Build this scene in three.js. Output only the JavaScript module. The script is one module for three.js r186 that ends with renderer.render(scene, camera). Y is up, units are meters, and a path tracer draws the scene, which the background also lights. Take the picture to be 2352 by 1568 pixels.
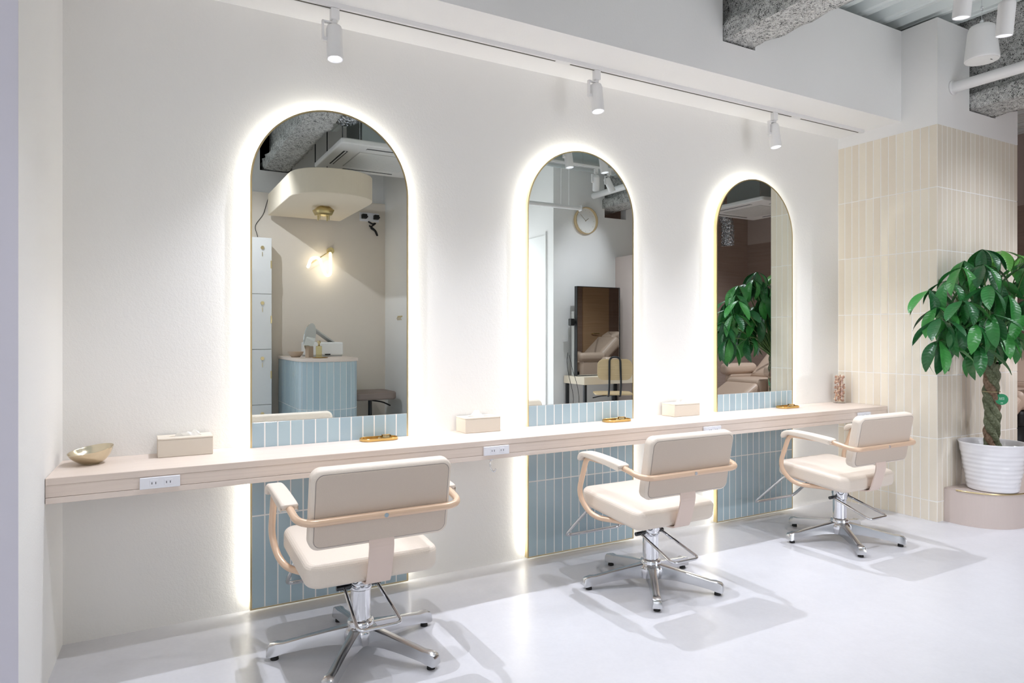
import * as THREE from 'three';
import { RoundedBoxGeometry } from 'three/addons/geometries/RoundedBoxGeometry.js';
import { mergeGeometries } from 'three/addons/utils/BufferGeometryUtils.js';
import { RectAreaLightUniformsLib } from 'three/addons/lights/RectAreaLightUniformsLib.js';

// ---------------------------------------------------------------- camera, light, exposure
const scene = new THREE.Scene();
scene.background = new THREE.Color(0x000000);
const W = 2352, H = 1568, FPX = 1550, HORIZON = 768, YAW = 29.29 * Math.PI / 180;
const camera = new THREE.PerspectiveCamera(2 * Math.atan(H / 2 / FPX) * 180 / Math.PI, W / H, 0.02, 60);
camera.position.set(0, 1.183, 3.08);
camera.rotation.set(0, -YAW, 0);
camera.setViewOffset(W, H, 0, H / 2 - HORIZON, W, H);
scene.add(camera);
const renderer = new THREE.WebGLRenderer({ antialias: true });
renderer.toneMapping = THREE.LinearToneMapping;
renderer.toneMappingExposure = 1.13;
renderer.shadowMap.enabled = true;
RectAreaLightUniformsLib.init();
const COOL = new THREE.Color().setRGB(0.88, 0.905, 1.0);     // track spots
const HALO = new THREE.Color().setRGB(1.0, 0.995, 0.93);     // strips behind the mirrors
const WARM = new THREE.Color().setRGB(1.0, 0.88, 0.70);      // reception lamp
const FILL = new THREE.Color().setRGB(0.93, 0.95, 1.0);       // soft fill from the added frosted glazing
const SPOT_I = 5.2, ROOM_I = 3.9, HALO_I = 31, FILL_I = 1;

// ---------------------------------------------------------------- helpers
let seed = 7;
const rnd = () => { seed = (seed * 1664525 + 1013904223) >>> 0; return seed / 4294967296; };
const rr = (a, b) => a + (b - a) * rnd();
const taken = new Map();
function numbered(n) { const k = taken.get(n) || 0; taken.set(n, k + 1); return k ? n + '_' + String(k).padStart(3, '0') : n; }
function tag(o, label, category, group, kind) {
  if (label) o.userData.label = label;
  if (category) o.userData.category = category;
  if (group) o.userData.group = group;
  if (kind) o.userData.kind = kind;
  return o;
}
function thing(name, label, category, [x, y, z] = [0, 0, 0], turn = 0, group) {
  const o = new THREE.Group(); o.name = numbered(name); scene.add(o);
  o.position.set(x, y, z); o.rotation.y = turn;
  return tag(o, label, category, group);
}
function part(parent, name, geo, mat, label) {
  const m = new THREE.Mesh(geo, mat); m.name = name; parent.add(m);
  if (label) m.userData.label = label;
  return m;
}
function struct(name, geo, mat, label, category) {
  const m = new THREE.Mesh(geo, mat); m.name = numbered(name); scene.add(m);
  return tag(m, label, category, null, 'structure');
}
function structG(name, label, category) {
  const g = new THREE.Group(); g.name = numbered(name); scene.add(g);
  return tag(g, label, category, null, 'structure');
}
function uvm(geo) {                                              // uv in metres, by the way each face points
  geo = geo.index ? geo.toNonIndexed() : geo;
  const p = geo.attributes.position, uv = new Float32Array(p.count * 2), a = new THREE.Vector3(), b = new THREE.Vector3(), c = new THREE.Vector3();
  for (let i = 0; i < p.count; i += 3) {
    a.fromBufferAttribute(p, i); b.fromBufferAttribute(p, i + 1); c.fromBufferAttribute(p, i + 2);
    const n = b.clone().sub(a).cross(c.clone().sub(a)); const ax = Math.abs(n.x), ay = Math.abs(n.y), az = Math.abs(n.z);
    [a, b, c].forEach((v, k) => {
      const q = ax > ay && ax > az ? [v.z, v.y] : ay > az ? [v.x, v.z] : [v.x, v.y];
      uv[(i + k) * 2] = q[0]; uv[(i + k) * 2 + 1] = q[1];
    });
  }
  geo.setAttribute('uv', new THREE.BufferAttribute(uv, 2));
  return geo;
}
const box3 = (x0, x1, y0, y1, z0, z1) => uvm(new THREE.BoxGeometry(x1 - x0, y1 - y0, z1 - z0).translate((x0 + x1) / 2, (y0 + y1) / 2, (z0 + z1) / 2));
const rbox = (w, h, d, r = 0.004, s = 2) => new RoundedBoxGeometry(w, h, d, s, r);
const cyl = (r0, r1, h, s = 24) => new THREE.CylinderGeometry(r0, r1, h, s);
const lathe = (pts, s = 40) => new THREE.LatheGeometry(pts.map(p => new THREE.Vector2(p[0], p[1])), s);
function merge(list) {
  const l = list.map(g => { g = g.index ? g.toNonIndexed() : g; for (const k of Object.keys(g.attributes)) if (!['position', 'normal', 'uv'].includes(k)) g.deleteAttribute(k); return g; });
  return mergeGeometries(l);
}
const V = (x, y, z) => new THREE.Vector3(x, y, z);
function bendPath(pts, rad, closed = false) {                    // a polyline with rounded corners
  const P = pts.map(p => p.isVector3 ? p : V(...p)), c = new THREE.CurvePath(), n = P.length;
  const R = i => Array.isArray(rad) ? rad[i] : rad;
  let start = null, first = null;
  const cornerAt = i => {
    const p = P[i], a = P[(i + n - 1) % n], b = P[(i + 1) % n];
    const da = a.clone().sub(p), db = b.clone().sub(p), r = Math.min(R(i), da.length() * 0.49, db.length() * 0.49);
    return [p.clone().add(da.setLength(r)), p, p.clone().add(db.setLength(r))];
  };
  if (closed) {
    for (let i = 0; i < n; i++) { const [s, m, e] = cornerAt(i); if (start) c.add(new THREE.LineCurve3(start, s)); else first = s; c.add(new THREE.QuadraticBezierCurve3(s, m, e)); start = e; }
    c.add(new THREE.LineCurve3(start, first));
  } else {
    start = P[0];
    for (let i = 1; i < n - 1; i++) { const [s, m, e] = cornerAt(i); c.add(new THREE.LineCurve3(start, s)); c.add(new THREE.QuadraticBezierCurve3(s, m, e)); start = e; }
    c.add(new THREE.LineCurve3(start, P[n - 1]));
  }
  return c;
}
function ends(curve, r) {
  return [0, 1].map(t => { const p = curve.getPointAt(t); return new THREE.SphereGeometry(r, 10, 8).translate(p.x, p.y, p.z); });
}
function tube(pts, r, rad = 0.03, seg = 80, rs = 12, closed = false) {
  const c = bendPath(pts, rad, closed), g = new THREE.TubeGeometry(c, seg, r, rs, closed);
  return closed ? g : merge([g, ...ends(c, r)]);
}
function spline(pts, r, seg = 40, rs = 10) {
  const c = new THREE.CatmullRomCurve3(pts.map(p => V(...p)));
  return merge([new THREE.TubeGeometry(c, seg, r, rs, false), ...ends(c, r)]);
}
function rrect(w, h, r, Cls = THREE.Shape) {
  const s = new Cls(), x = w / 2, y = h / 2;
  s.moveTo(-x + r, -y); s.lineTo(x - r, -y); s.absarc(x - r, -y + r, r, -Math.PI / 2, 0);
  s.lineTo(x, y - r); s.absarc(x - r, y - r, r, 0, Math.PI / 2); s.lineTo(-x + r, y); s.absarc(-x + r, y - r, r, Math.PI / 2, Math.PI);
  s.lineTo(-x, -y + r); s.absarc(-x + r, -y + r, r, Math.PI, Math.PI * 1.5);
  return s;
}
function ext(shape, depth, bev = 0, bs = 2, cs = 10) {           // total depth, centred on z = 0, bevel inside the outline
  const g = new THREE.ExtrudeGeometry(shape, { depth: Math.max(depth - 2 * bev, 1e-5), bevelEnabled: bev > 0, bevelThickness: bev, bevelSize: bev, bevelOffset: -bev, bevelSegments: bs, curveSegments: cs });
  return g.translate(0, 0, -(depth - 2 * bev) / 2);
}
const poly = pts => { const s = new THREE.Shape(); pts.forEach((p, i) => i ? s.lineTo(p[0], p[1]) : s.moveTo(p[0], p[1])); s.closePath(); return s; };
function strip(pts, th, width) {                                 // a bent flat bar: profile in (z, y), width along x
  const c = new THREE.SplineCurve(pts.map(p => new THREE.Vector2(p[0], p[1]))), L = [], R = [];
  for (let i = 0; i <= 30; i++) { const p = c.getPoint(i / 30), t = c.getTangent(i / 30); L.push([p.x - t.y * th / 2, p.y + t.x * th / 2]); R.push([p.x + t.y * th / 2, p.y - t.x * th / 2]); }
  return ext(poly([...L, ...R.reverse()]), width, 0.001, 1).rotateY(-Math.PI / 2);
}
// noise ------------------------------------------------------------------------------------
function valueNoise(n, cells, s0) {
  let s = s0; const r = () => { s = (s * 1103515245 + 12345) >>> 0; return (s >>> 8) / 16777216; };
  const g = Array.from({ length: cells * cells }, r), out = new Float32Array(n * n);
  for (let y = 0; y < n; y++) for (let x = 0; x < n; x++) {
    const fx = x / n * cells, fy = y / n * cells, ix = Math.floor(fx), iy = Math.floor(fy);
    let u = fx - ix, v = fy - iy; u = u * u * (3 - 2 * u); v = v * v * (3 - 2 * v);
    const q = (a, b) => g[((b + cells) % cells) * cells + (a + cells) % cells];
    out[y * n + x] = (q(ix, iy) * (1 - u) + q(ix + 1, iy) * u) * (1 - v) + (q(ix, iy + 1) * (1 - u) + q(ix + 1, iy + 1) * u) * v;
  }
  return out;
}
function fbm(n, octaves, s0) { const o = new Float32Array(n * n); octaves.forEach(([c, a], i) => { const v = valueNoise(n, c, s0 + i * 977); for (let k = 0; k < o.length; k++) o[k] += (v[k] - 0.5) * a; }); return o; }
function tex(n, f, color, rep = 1) {
  const d = new Uint8Array(n * n * 4);
  for (let i = 0; i < n * n; i++) { const c = f(i, i % n, Math.floor(i / n)); d[i * 4] = c[0]; d[i * 4 + 1] = c[1]; d[i * 4 + 2] = c[2]; d[i * 4 + 3] = 255; }
  const t = new THREE.DataTexture(d, n, n); t.wrapS = t.wrapT = THREE.RepeatWrapping; t.magFilter = THREE.LinearFilter; t.minFilter = THREE.LinearMipmapLinearFilter; t.generateMipmaps = true;
  if (color) t.colorSpace = THREE.SRGBColorSpace; t.repeat.set(rep, rep); t.needsUpdate = true; return t;
}
const cl = v => Math.max(0, Math.min(255, v));
const grey = (n, o, rep, amp = 255) => tex(n, i => { const v = cl(128 + o[i] * amp); return [v, v, v]; }, false, rep);
const nPeel = fbm(512, [[170, 0.6], [64, 0.5]], 3);
const bumpWall = grey(512, nPeel, 1 / 0.6);
const bumpLeather = grey(256, fbm(256, [[128, 0.7], [50, 0.4]], 11), 1 / 0.12);
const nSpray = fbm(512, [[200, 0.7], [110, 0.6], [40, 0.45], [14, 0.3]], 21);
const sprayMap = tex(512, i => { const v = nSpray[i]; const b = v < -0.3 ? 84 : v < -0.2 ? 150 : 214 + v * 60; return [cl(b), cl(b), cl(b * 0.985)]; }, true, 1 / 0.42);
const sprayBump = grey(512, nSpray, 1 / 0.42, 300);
const nWoodA = fbm(512, [[6, 1]], 31), nWoodB = valueNoise(512, 256, 35);
const woodTex = (r, g, b, amp, rep) => {
  const rows = valueNoise(512, 64, 41);
  const t = tex(512, (i, x, y) => { const w = nWoodA[i] * 14, yy = Math.floor((y + w + 512) % 512), v = (rows[yy * 512 + ((x >> 4) % 512)] - 0.5) * amp + (nWoodB[yy * 512 + (x >> 5)] - 0.5) * amp * 0.5; return [cl(r + v), cl(g + v * 1.05), cl(b + v * 1.1)]; }, true);
  t.repeat.set(1 / 1.6, 1 / rep); return t;
};
const floorBump = grey(512, fbm(512, [[8, 0.5], [30, 0.2], [100, 0.06]], 51), 1 / 1.5);
const softSpeck = (r, g, b, a, rep, s0) => { const n = fbm(256, [[120, 0.6], [30, 0.5], [8, 0.5]], s0); return tex(256, i => [cl(r + n[i] * a), cl(g + n[i] * a), cl(b + n[i] * a)], true, rep); };

// ---------------------------------------------------------------- materials
const std = o => new THREE.MeshStandardMaterial(o), phy = o => new THREE.MeshPhysicalMaterial(o);
const M = {
  wall: std({ color: 0xf2f0ec, roughness: 0.85, bumpMap: bumpWall, bumpScale: 0.00045 }),
  plaster: std({ color: 0xf3f2f0, roughness: 0.85, bumpMap: bumpWall, bumpScale: 0.0003 }),
  floor: phy({ map: softSpeck(216, 216, 220, 5, 1 / 1.1, 71), roughness: 0.28, bumpMap: floorBump, bumpScale: 0.0006 }),
  tileBeige: [0xece3d2, 0xe9dfce, 0xeee6d6].map(c => phy({ color: c, roughness: 0.13 })),
  tileBlue: [0xb1c6ce, 0xadc2cb, 0xb5cad1].map(c => phy({ color: c, roughness: 0.13 })),
  grout: std({ color: 0xf6f4f0, roughness: 0.9 }),
  mirror: std({ color: 0xe6ebe9, roughness: 0.0, metalness: 1 }),
  brass: std({ color: 0xd8c69a, roughness: 0.28, metalness: 1 }),
  brassSoft: std({ color: 0xd8c58f, roughness: 0.35, metalness: 1 }),
  goldTray: std({ color: 0xe0bb76, roughness: 0.25, metalness: 1 }),
  champagne: std({ color: 0xd8cdb4, roughness: 0.24, metalness: 1 }),
  backing: std({ color: 0xd8d8d6, roughness: 0.7 }),
  led: std({ color: 0xffffff, emissive: HALO, emissiveIntensity: 2.2 }),
  wood: std({ map: woodTex(231, 216, 204, 8, 0.36), roughness: 0.45 }),
  woodEdge: std({ map: woodTex(227, 211, 198, 8, 0.3), roughness: 0.5 }),
  leather: std({ color: 0xe7dbcd, roughness: 0.5, bumpMap: bumpLeather, bumpScale: 0.0005 }),
  leatherShaded: std({ color: 0xd3c4b5, roughness: 0.5, bumpMap: bumpLeather, bumpScale: 0.0005 }),  // leather darkened, the shade on the chair backs put into its colour
  piping: std({ color: 0xa59a92, roughness: 0.6 }),
  rose: std({ color: 0xe3c4a8, roughness: 0.32, metalness: 0.25 }),
  roseMatt: std({ color: 0xe6d2c6, roughness: 0.5 }),
  chrome: std({ color: 0xe4e5e8, roughness: 0.07, metalness: 1 }),
  alu: std({ color: 0xd2d3d5, roughness: 0.2, metalness: 1 }),
  steelDark: std({ color: 0x55575a, roughness: 0.4, metalness: 1 }),
  black: std({ color: 0x141414, roughness: 0.6 }),
  blackMetal: std({ color: 0x24272a, roughness: 0.45 }),
  fixture: std({ color: 0xecebea, roughness: 0.45 }),
  slot: std({ color: 0x5a564c, roughness: 0.8 }),
  lens: std({ color: 0xffffff, emissive: COOL, emissiveIntensity: 4 }),
  reflector: std({ color: 0xf0f0f4, roughness: 0.3 }),
  plate: std({ color: 0xefeff4, roughness: 0.35 }),
  box: std({ color: 0xe2d8c9, roughness: 0.55, bumpMap: bumpLeather, bumpScale: 0.0003 }),
  tissue: phy({ color: 0xfbfbf9, roughness: 0.95, transmission: 0.3, thickness: 0 }),
  glass: phy({ color: 0xffffff, roughness: 0.02, transmission: 1, thickness: 0, ior: 1.45 }),
  crystal: phy({ color: 0xffffff, roughness: 0.03, transmission: 1, thickness: 0.01, ior: 1.5 }),
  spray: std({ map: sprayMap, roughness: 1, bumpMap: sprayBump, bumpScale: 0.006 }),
  deck: std({ color: 0xecf3f1, roughness: 0.5 }),
  pot: phy({ color: 0xf1f0f3, roughness: 0.16, clearcoat: 0.5, clearcoatRoughness: 0.05 }),
  soil: std({ color: 0x59463a, roughness: 1 }),
  mauve: std({ color: 0xd2c4bd, roughness: 0.5 }),
  mauveTop: std({ color: 0xcfc0b8, roughness: 0.45 }),
  brown: std({ map: woodTex(134, 108, 93, 12, 0.5), roughness: 0.55 }),
  brownDoor: std({ map: woodTex(178, 142, 108, 10, 0.5), roughness: 0.5 }),
  taupeWall: std({ map: woodTex(176, 155, 143, 10, 0.5), roughness: 0.6 }),
  cream: std({ color: 0xe9dcc6, roughness: 0.7 }),
  creamWall: std({ color: 0xe6dccf, roughness: 0.85, bumpMap: bumpWall, bumpScale: 0.0003 }),
  white: std({ color: 0xf0f0ee, roughness: 0.5 }),
  acGrey: std({ color: 0xb7b7b2, roughness: 0.6 }),
  dark: std({ color: 0x2c2e2f, roughness: 0.8 }),
  foil: std({ color: 0xc9cdd2, roughness: 0.2, metalness: 1, bumpMap: grey(256, fbm(256, [[40, 0.6], [16, 0.8]], 61), 1 / 0.3), bumpScale: 0.02 }),
  duct: std({ color: 0xb3bab9, roughness: 0.4, metalness: 0.7 }),
  plywood: std({ map: woodTex(222, 196, 152, 14, 0.3), roughness: 0.5 }),
  taupe: std({ color: 0x8d7d75, roughness: 0.5 }),
  shampoo: std({ color: 0xc2aa97, roughness: 0.42, bumpMap: bumpLeather, bumpScale: 0.0006 }),
  fillPane: std({ color: 0xf4f6f8, roughness: 0.6, emissive: new THREE.Color().setRGB(0.93, 0.95, 1.0), emissiveIntensity: 0.2 }),  // glowing panes of the added fill windows and door
  neon: std({ color: 0xffffff, emissive: new THREE.Color().setRGB(1, 0.86, 0.6), emissiveIntensity: 1.3 }),
  clay: std({ color: 0xc7b39e, roughness: 0.7 }),
};

// ---------------------------------------------------------------- fixed sizes
const XL = -0.236, XC = 4.412, ZC = 0.686, XR = 5.41;             // left wing wall, tiled pier
const SOFFIT = 2.585, SZ = 0.457, BOARD = 3.18, DECK = 3.27;
const CTY = 0.703, CTZ = 0.362, CTB = 0.617;                      // counter
const PX = [0.783, 2.145, 3.508], PW = 0.706, PR = PW / 2, PTOP = 2.184, PBOT = 0.016, PZ = 0.05, MBOT = 0.811;
const BEAMS = [[1.07, 1.33], [2.777, 3.03], [4.785, 5.115]], BY = [2.75, 2.768, 2.65];

// ---------------------------------------------------------------- room shell
struct('floor', box3(-1.5, 8.0, -0.12, 0, -0.6, 4.45), M.floor, 'glossy pale white resin floor of the salon', 'floor');
{
  const c = structG('ceiling', 'bare corrugated steel deck ceiling in grey', 'ceiling');
  part(c, 'deck_sheet', box3(-1.5, 8.0, DECK, DECK + 0.1, -0.6, 4.45), M.deck);
  const rib = ext(poly([[-0.075, 0], [0.075, 0], [0.045, -0.05], [-0.045, -0.05]]), 4.4, 0);
  const bead = ext(poly([[-0.012, 0], [0.012, 0], [0.006, -0.008], [-0.006, -0.008]]), 4.4, 0);
  for (let x = -1.2; x < 7.9; x += 0.21) {
    const r = part(c, 'deck_rib', rib, M.deck); r.position.set(x, DECK, 1.75);
    const b = part(c, 'deck_bead', bead, M.deck); b.position.set(x, DECK - 0.05, 1.75);
  }
}
struct('wall_back', box3(-1.4, XR, 0, DECK, -0.12, 0), M.wall, 'long off-white textured wall behind the three mirrors', 'wall');
{
  const g = ext(poly([[XL, 0], [XL - 0.045, -0.755], [-1.4, -0.755], [-1.4, 0]]), SOFFIT, 0).rotateX(-Math.PI / 2).translate(0, SOFFIT / 2, 0);
  struct('wall_left', uvm(g), M.plaster, 'short white wing wall at the left end of the counter', 'wall');
}
function wallHole(w, h, holes) { const s = new THREE.Shape(); s.moveTo(0, 0); s.lineTo(w, 0); s.lineTo(w, h); s.lineTo(0, h); s.closePath(); for (const [a, b, c, d] of holes) { const p = new THREE.Path(); p.moveTo(a, c); p.lineTo(a, d); p.lineTo(b, d); p.lineTo(b, c); p.closePath(); s.holes.push(p); } return s; }
function frosted(name, label, w, h, bays, level, place) {                // added frosted glazing: frame bars, glowing panes, and an area light as soft fill
  const g = structG(name, label, name.startsWith('door') ? 'door' : 'window'); place(g);
  const bar = 0.04;
  part(g, 'window_frame', merge([box3(-w / 2, w / 2, 0, bar, -0.03, 0.03), box3(-w / 2, w / 2, h - bar, h, -0.03, 0.03), ...Array.from({ length: bays + 1 }, (_, i) => { const x = -w / 2 + bar / 2 + (w - bar) * i / bays; return box3(x - bar / 2, x + bar / 2, bar, h - bar, -0.03, 0.03); })]), M.fixture);
  const pw = (w - bar) / bays - bar;
  for (let i = 0; i < bays; i++) part(g, 'pane', box3(-pw / 2, pw / 2, bar, h - bar, -0.006, 0.006), M.fillPane).position.x = -w / 2 + bar / 2 + (w - bar) * (i + 0.5) / bays;
  const l = new THREE.RectAreaLight(FILL, FILL_I * level, w - 0.1, h - 0.1); l.position.set(0, h / 2, 0.034); l.rotation.y = Math.PI; g.add(l);
}
struct('wall_left_end', uvm(box3(-1.4, XL - 0.045, 0, SOFFIT, 0.7555, 0.763)), std({ color: 0xd6d3dd, roughness: 0.8 }), 'lavender grey end face of the left wing wall, darkened against the window light', 'wall');  // darker lavender put into the colour to offset the added window light
struct('wall_far_left', uvm(ext(wallHole(3.9, DECK, [[0.95, 3.65, 0.12, 2.62]]), 0.1, 0).rotateY(-Math.PI / 2).translate(-1.45, 0, 0)), M.plaster, 'white side wall left of the salon floor with added frosted fill windows', 'wall');
frosted('window_1', 'added frosted fill light windows in the left side wall', 2.7, 2.5, 3, 0.15, g => { g.position.set(-1.45, 0.12, 2.3); g.rotation.y = Math.PI / 2; });
frosted('window_2', 'added frosted fill light windows in the wall behind the camera', 1.8, 2.4, 2, 0.8, g => { g.position.set(-0.45, 0.12, 3.82); g.rotation.y = Math.PI; });
frosted('door_3', 'added frosted glass fill light door at the corridor end', 1.172, 2.4, 2, 2.8, g => { g.position.set(3.5375, 0.0, 4.33); g.rotation.y = Math.PI; });
{
  const t = structG('trim_1', 'white boxed bulkhead running above the mirrors', 'bulkhead');
  part(t, 'soffit', box3(-1.4, XC, SOFFIT, SOFFIT + 0.02, 0, SZ - 0.02), M.plaster);
  const s = new THREE.Shape(); s.moveTo(-1.4, SOFFIT); s.lineTo(XC, SOFFIT); s.lineTo(XC, BOARD);
  for (const i of [1, 0]) { s.lineTo(BEAMS[i][1], BOARD); s.lineTo(BEAMS[i][1], BY[i]); s.lineTo(BEAMS[i][0], BY[i]); s.lineTo(BEAMS[i][0], BOARD); }
  s.lineTo(-1.4, BOARD); s.closePath();
  part(t, 'fascia_board', uvm(ext(s, 0.02, 0).translate(0, 0, SZ - 0.01)), M.plaster);
}
// tiled pier at the right end: core, white boards on top, tiles one by one
const tilePlain = (w, h, d = 0.009) => ext(rrect(w, h, 0.0012), d, 0.0012, 1, 1);
{
  const p = structG('wall_right', 'square pier clad in glossy beige vertical tiles with white top', 'wall');
  part(p, 'core', box3(XC + 0.0009, XR - 0.008, 0, 2.511, -0.12, ZC - 0.0009), M.grout);
  const s = new THREE.Shape(), b = BEAMS[2];
  s.moveTo(XC, 2.511); s.lineTo(XR, 2.511); s.lineTo(XR, BOARD); s.lineTo(b[1], BOARD); s.lineTo(b[1], BY[2]); s.lineTo(b[0], BY[2]); s.lineTo(b[0], BOARD); s.lineTo(XC, BOARD); s.closePath();
  part(p, 'top_board_front', uvm(ext(s, 0.02, 0).translate(0, 0, ZC - 0.01)), M.plaster);
  part(p, 'top_board_side', box3(XC, XC + 0.02, 2.511, BOARD, 0, ZC - 0.02), M.plaster);
  part(p, 'top_board_ledge', box3(XC + 0.02, XR, 2.511, 2.53, 0, ZC - 0.02), M.plaster);
  const rows = [2.511]; for (let y = 2.114; y > 0.1; y -= 0.397) rows.push(y); rows.push(0);
  const J = 0.0045, gl = new Map();
  const geo = (w, h) => { const k = w.toFixed(4) + h.toFixed(4); if (!gl.has(k)) gl.set(k, tilePlain(w, h)); return gl.get(k); };
  for (let r = 0; r < rows.length - 1; r++) {
    const h = rows[r] - rows[r + 1] - J, y = (rows[r] + rows[r + 1]) / 2;
    for (let i = 0; i < 13; i++) {
      const w = ZC / 13, m = part(p, 'tile', geo(w - J, h), M.tileBeige[Math.floor(rnd() * 3)]);
      m.position.set(XC + 0.0045, y, (i + 0.5) * w); m.rotation.set(rr(-1, 1) * 0.0012, -Math.PI / 2 + rr(-1, 1) * 0.003, 0, 'YXZ');
    }
    for (let i = 0; i < 18; i++) {
      const w = (XR - XC) / 18, m = part(p, 'tile', geo(w - J, h), M.tileBeige[Math.floor(rnd() * 3)]);
      m.position.set(XC + (i + 0.5) * w, y, ZC - 0.0045); m.rotation.set(rr(-1, 1) * 0.0012, rr(-1, 1) * 0.003, 0, 'YXZ');
    }
  }
}
// sprayed steel beams: I sections, the coating lumpy
function sprayBeam(x0, x1, y0, z0, z1, label) {
  const w = x1 - x0, cx = (x0 + x1) / 2, top = DECK - 0.01, ft = 0.1, wt = 0.07;
  const prof = [[-w / 2, y0], [w / 2, y0], [w / 2, y0 + ft], [wt / 2 + 0.03, y0 + ft + 0.03], [wt / 2, y0 + ft + 0.09], [wt / 2, top - 0.1], [w / 2, top - 0.06], [w / 2, top], [-w / 2, top], [-w / 2, top - 0.06], [-wt / 2, top - 0.1], [-wt / 2, y0 + ft + 0.09], [-wt / 2 - 0.03, y0 + ft + 0.03], [-w / 2, y0 + ft]];
  const ring = []; prof.forEach((p, i) => { const q = prof[(i + 1) % prof.length], L = Math.hypot(q[0] - p[0], q[1] - p[1]), k = Math.max(1, Math.round(L / 0.035)); for (let j = 0; j < k; j++) ring.push([p[0] + (q[0] - p[0]) * j / k, p[1] + (q[1] - p[1]) * j / k]); });
  const nz = Math.round((z1 - z0) / 0.04), n = ring.length, pos = [], uv = [], idx = [];
  const noise = valueNoise(128, 32, 97 + Math.round(x0 * 100)); let per = 0; const acc = ring.map((p, i) => { const q = ring[(i + 1) % n], a = per; per += Math.hypot(q[0] - p[0], q[1] - p[1]); return a; });
  for (let k = 0; k <= nz; k++) for (let i = 0; i <= n; i++) {
    const p = ring[i % n], d = (noise[((k * 3) % 128) * 128 + ((i % n) * 4) % 128] - 0.5) * 0.028, ang = Math.atan2(p[1] - (y0 + 0.05), p[0]);
    pos.push(cx + p[0] + Math.cos(ang) * d, Math.min(p[1] + Math.sin(ang) * d, top), z0 + (z1 - z0) * k / nz); uv.push(i === n ? per : acc[i], (z1 - z0) * k / nz);
  }
  for (let k = 0; k < nz; k++) for (let i = 0; i < n; i++) { const a = k * (n + 1) + i, b = a + 1, c = a + n + 1, d = c + 1; idx.push(a, b, c, b, d, c); }
  const g = new THREE.BufferGeometry(); g.setAttribute('position', new THREE.Float32BufferAttribute(pos, 3)); g.setAttribute('uv', new THREE.Float32BufferAttribute(uv, 2)); g.setIndex(idx); g.computeVertexNormals();
  struct('steel_beam', g, M.spray, label, 'beam');
}
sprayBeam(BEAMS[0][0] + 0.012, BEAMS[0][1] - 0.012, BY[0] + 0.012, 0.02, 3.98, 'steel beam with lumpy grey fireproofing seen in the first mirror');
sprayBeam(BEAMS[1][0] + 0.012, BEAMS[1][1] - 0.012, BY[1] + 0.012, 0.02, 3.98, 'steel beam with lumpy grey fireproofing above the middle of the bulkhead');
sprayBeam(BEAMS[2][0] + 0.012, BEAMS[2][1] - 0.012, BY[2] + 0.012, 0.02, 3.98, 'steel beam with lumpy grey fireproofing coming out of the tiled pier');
// walls behind the camera, seen in the mirrors
struct('wall_reception', uvm(ext(wallHole(3.67, 2.53, [[0.05, 1.85, 0.12, 2.52]]), 0.15, 0).translate(-1.4, 0, 3.825)), M.creamWall, 'cream wall behind the reception desk', 'wall');
{
  const s = new THREE.Shape(); s.moveTo(-1.4, 2.53); s.lineTo(2.27, 2.53); s.lineTo(2.27, DECK); s.lineTo(BEAMS[0][1] + 0.02, DECK); s.lineTo(BEAMS[0][1] + 0.02, BY[0]); s.lineTo(BEAMS[0][0] - 0.02, BY[0]); s.lineTo(BEAMS[0][0] - 0.02, DECK); s.lineTo(-1.4, DECK); s.closePath();
  struct('trim_2', uvm(ext(s, 0.1, 0).translate(0, 0, 3.85)), M.plaster, 'grey-white bulkhead above the reception wall', 'bulkhead');
}
struct('wall_partition', box3(2.27, 2.95, 0, DECK, 3.0, 4.3), M.plaster, 'white partition beside the reception stool', 'wall');
struct('wall_corridor', box3(2.95, 4.125, 2.4, DECK, 4.3, 4.4), M.plaster, 'white end wall of the side corridor', 'wall');
{
  const s = new THREE.Shape(), x0 = 4.84; s.moveTo(4.125, 0); s.lineTo(5.0, 0); s.lineTo(5.0, 2.1); s.lineTo(6.0, 2.1); s.lineTo(6.0, DECK); s.lineTo(5.16, DECK); s.lineTo(5.16, 2.56); s.lineTo(x0, 2.56); s.lineTo(x0, DECK); s.lineTo(4.125, DECK); s.closePath();
  struct('wall_clock', uvm(ext(s, 0.1, 0).translate(0, 0, 3.47)), M.plaster, 'white wall carrying the round clock', 'wall');
  struct('wall_door', box3(4.125, 4.225, 0, DECK, 3.52, 4.3), M.plaster, 'white corridor wall with a tall flush door', 'wall');
  const d = structG('door_1', 'tall flush white door in the corridor wall', 'door');
  part(d, 'door_leaf', box3(4.113, 4.125, 0.01, 2.32, 3.6, 4.28), M.white);
  part(d, 'door_stile', box3(4.108, 4.125, 0.01, 2.36, 3.56, 3.592), M.white);
}
struct('wall_low', box3(5.0, 5.1, 0, 2.1, 3.03, 3.52), M.mauve, 'low beige partition right of the styling table', 'wall');
struct('wall_rear_right', box3(5.0, 8.0, 0, DECK, 4.0, 4.12), M.taupeWall, 'taupe rear wall of the shampoo room', 'wall');
struct('wall_shampoo', box3(7.9, 8.0, 0, 2.5, -0.45, 4.0), M.taupeWall, 'taupe panelled wall of the shampoo room', 'wall');
struct('trim_3', box3(7.9, 8.0, 2.5, DECK, -0.45, 4.0), M.mauve, 'greyish mauve strip above the brown shampoo wall', 'bulkhead');
struct('wall_recess', box3(XR, 8.0, 0, DECK, -0.55, -0.45), M.brown, 'brown wall of the recess behind the pier', 'wall');
struct('wall_pier_side', box3(XR - 0.1, XR, 0, DECK, -0.55, -0.12), M.mauve, 'mauve wall behind the tiled pier', 'wall');
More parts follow.
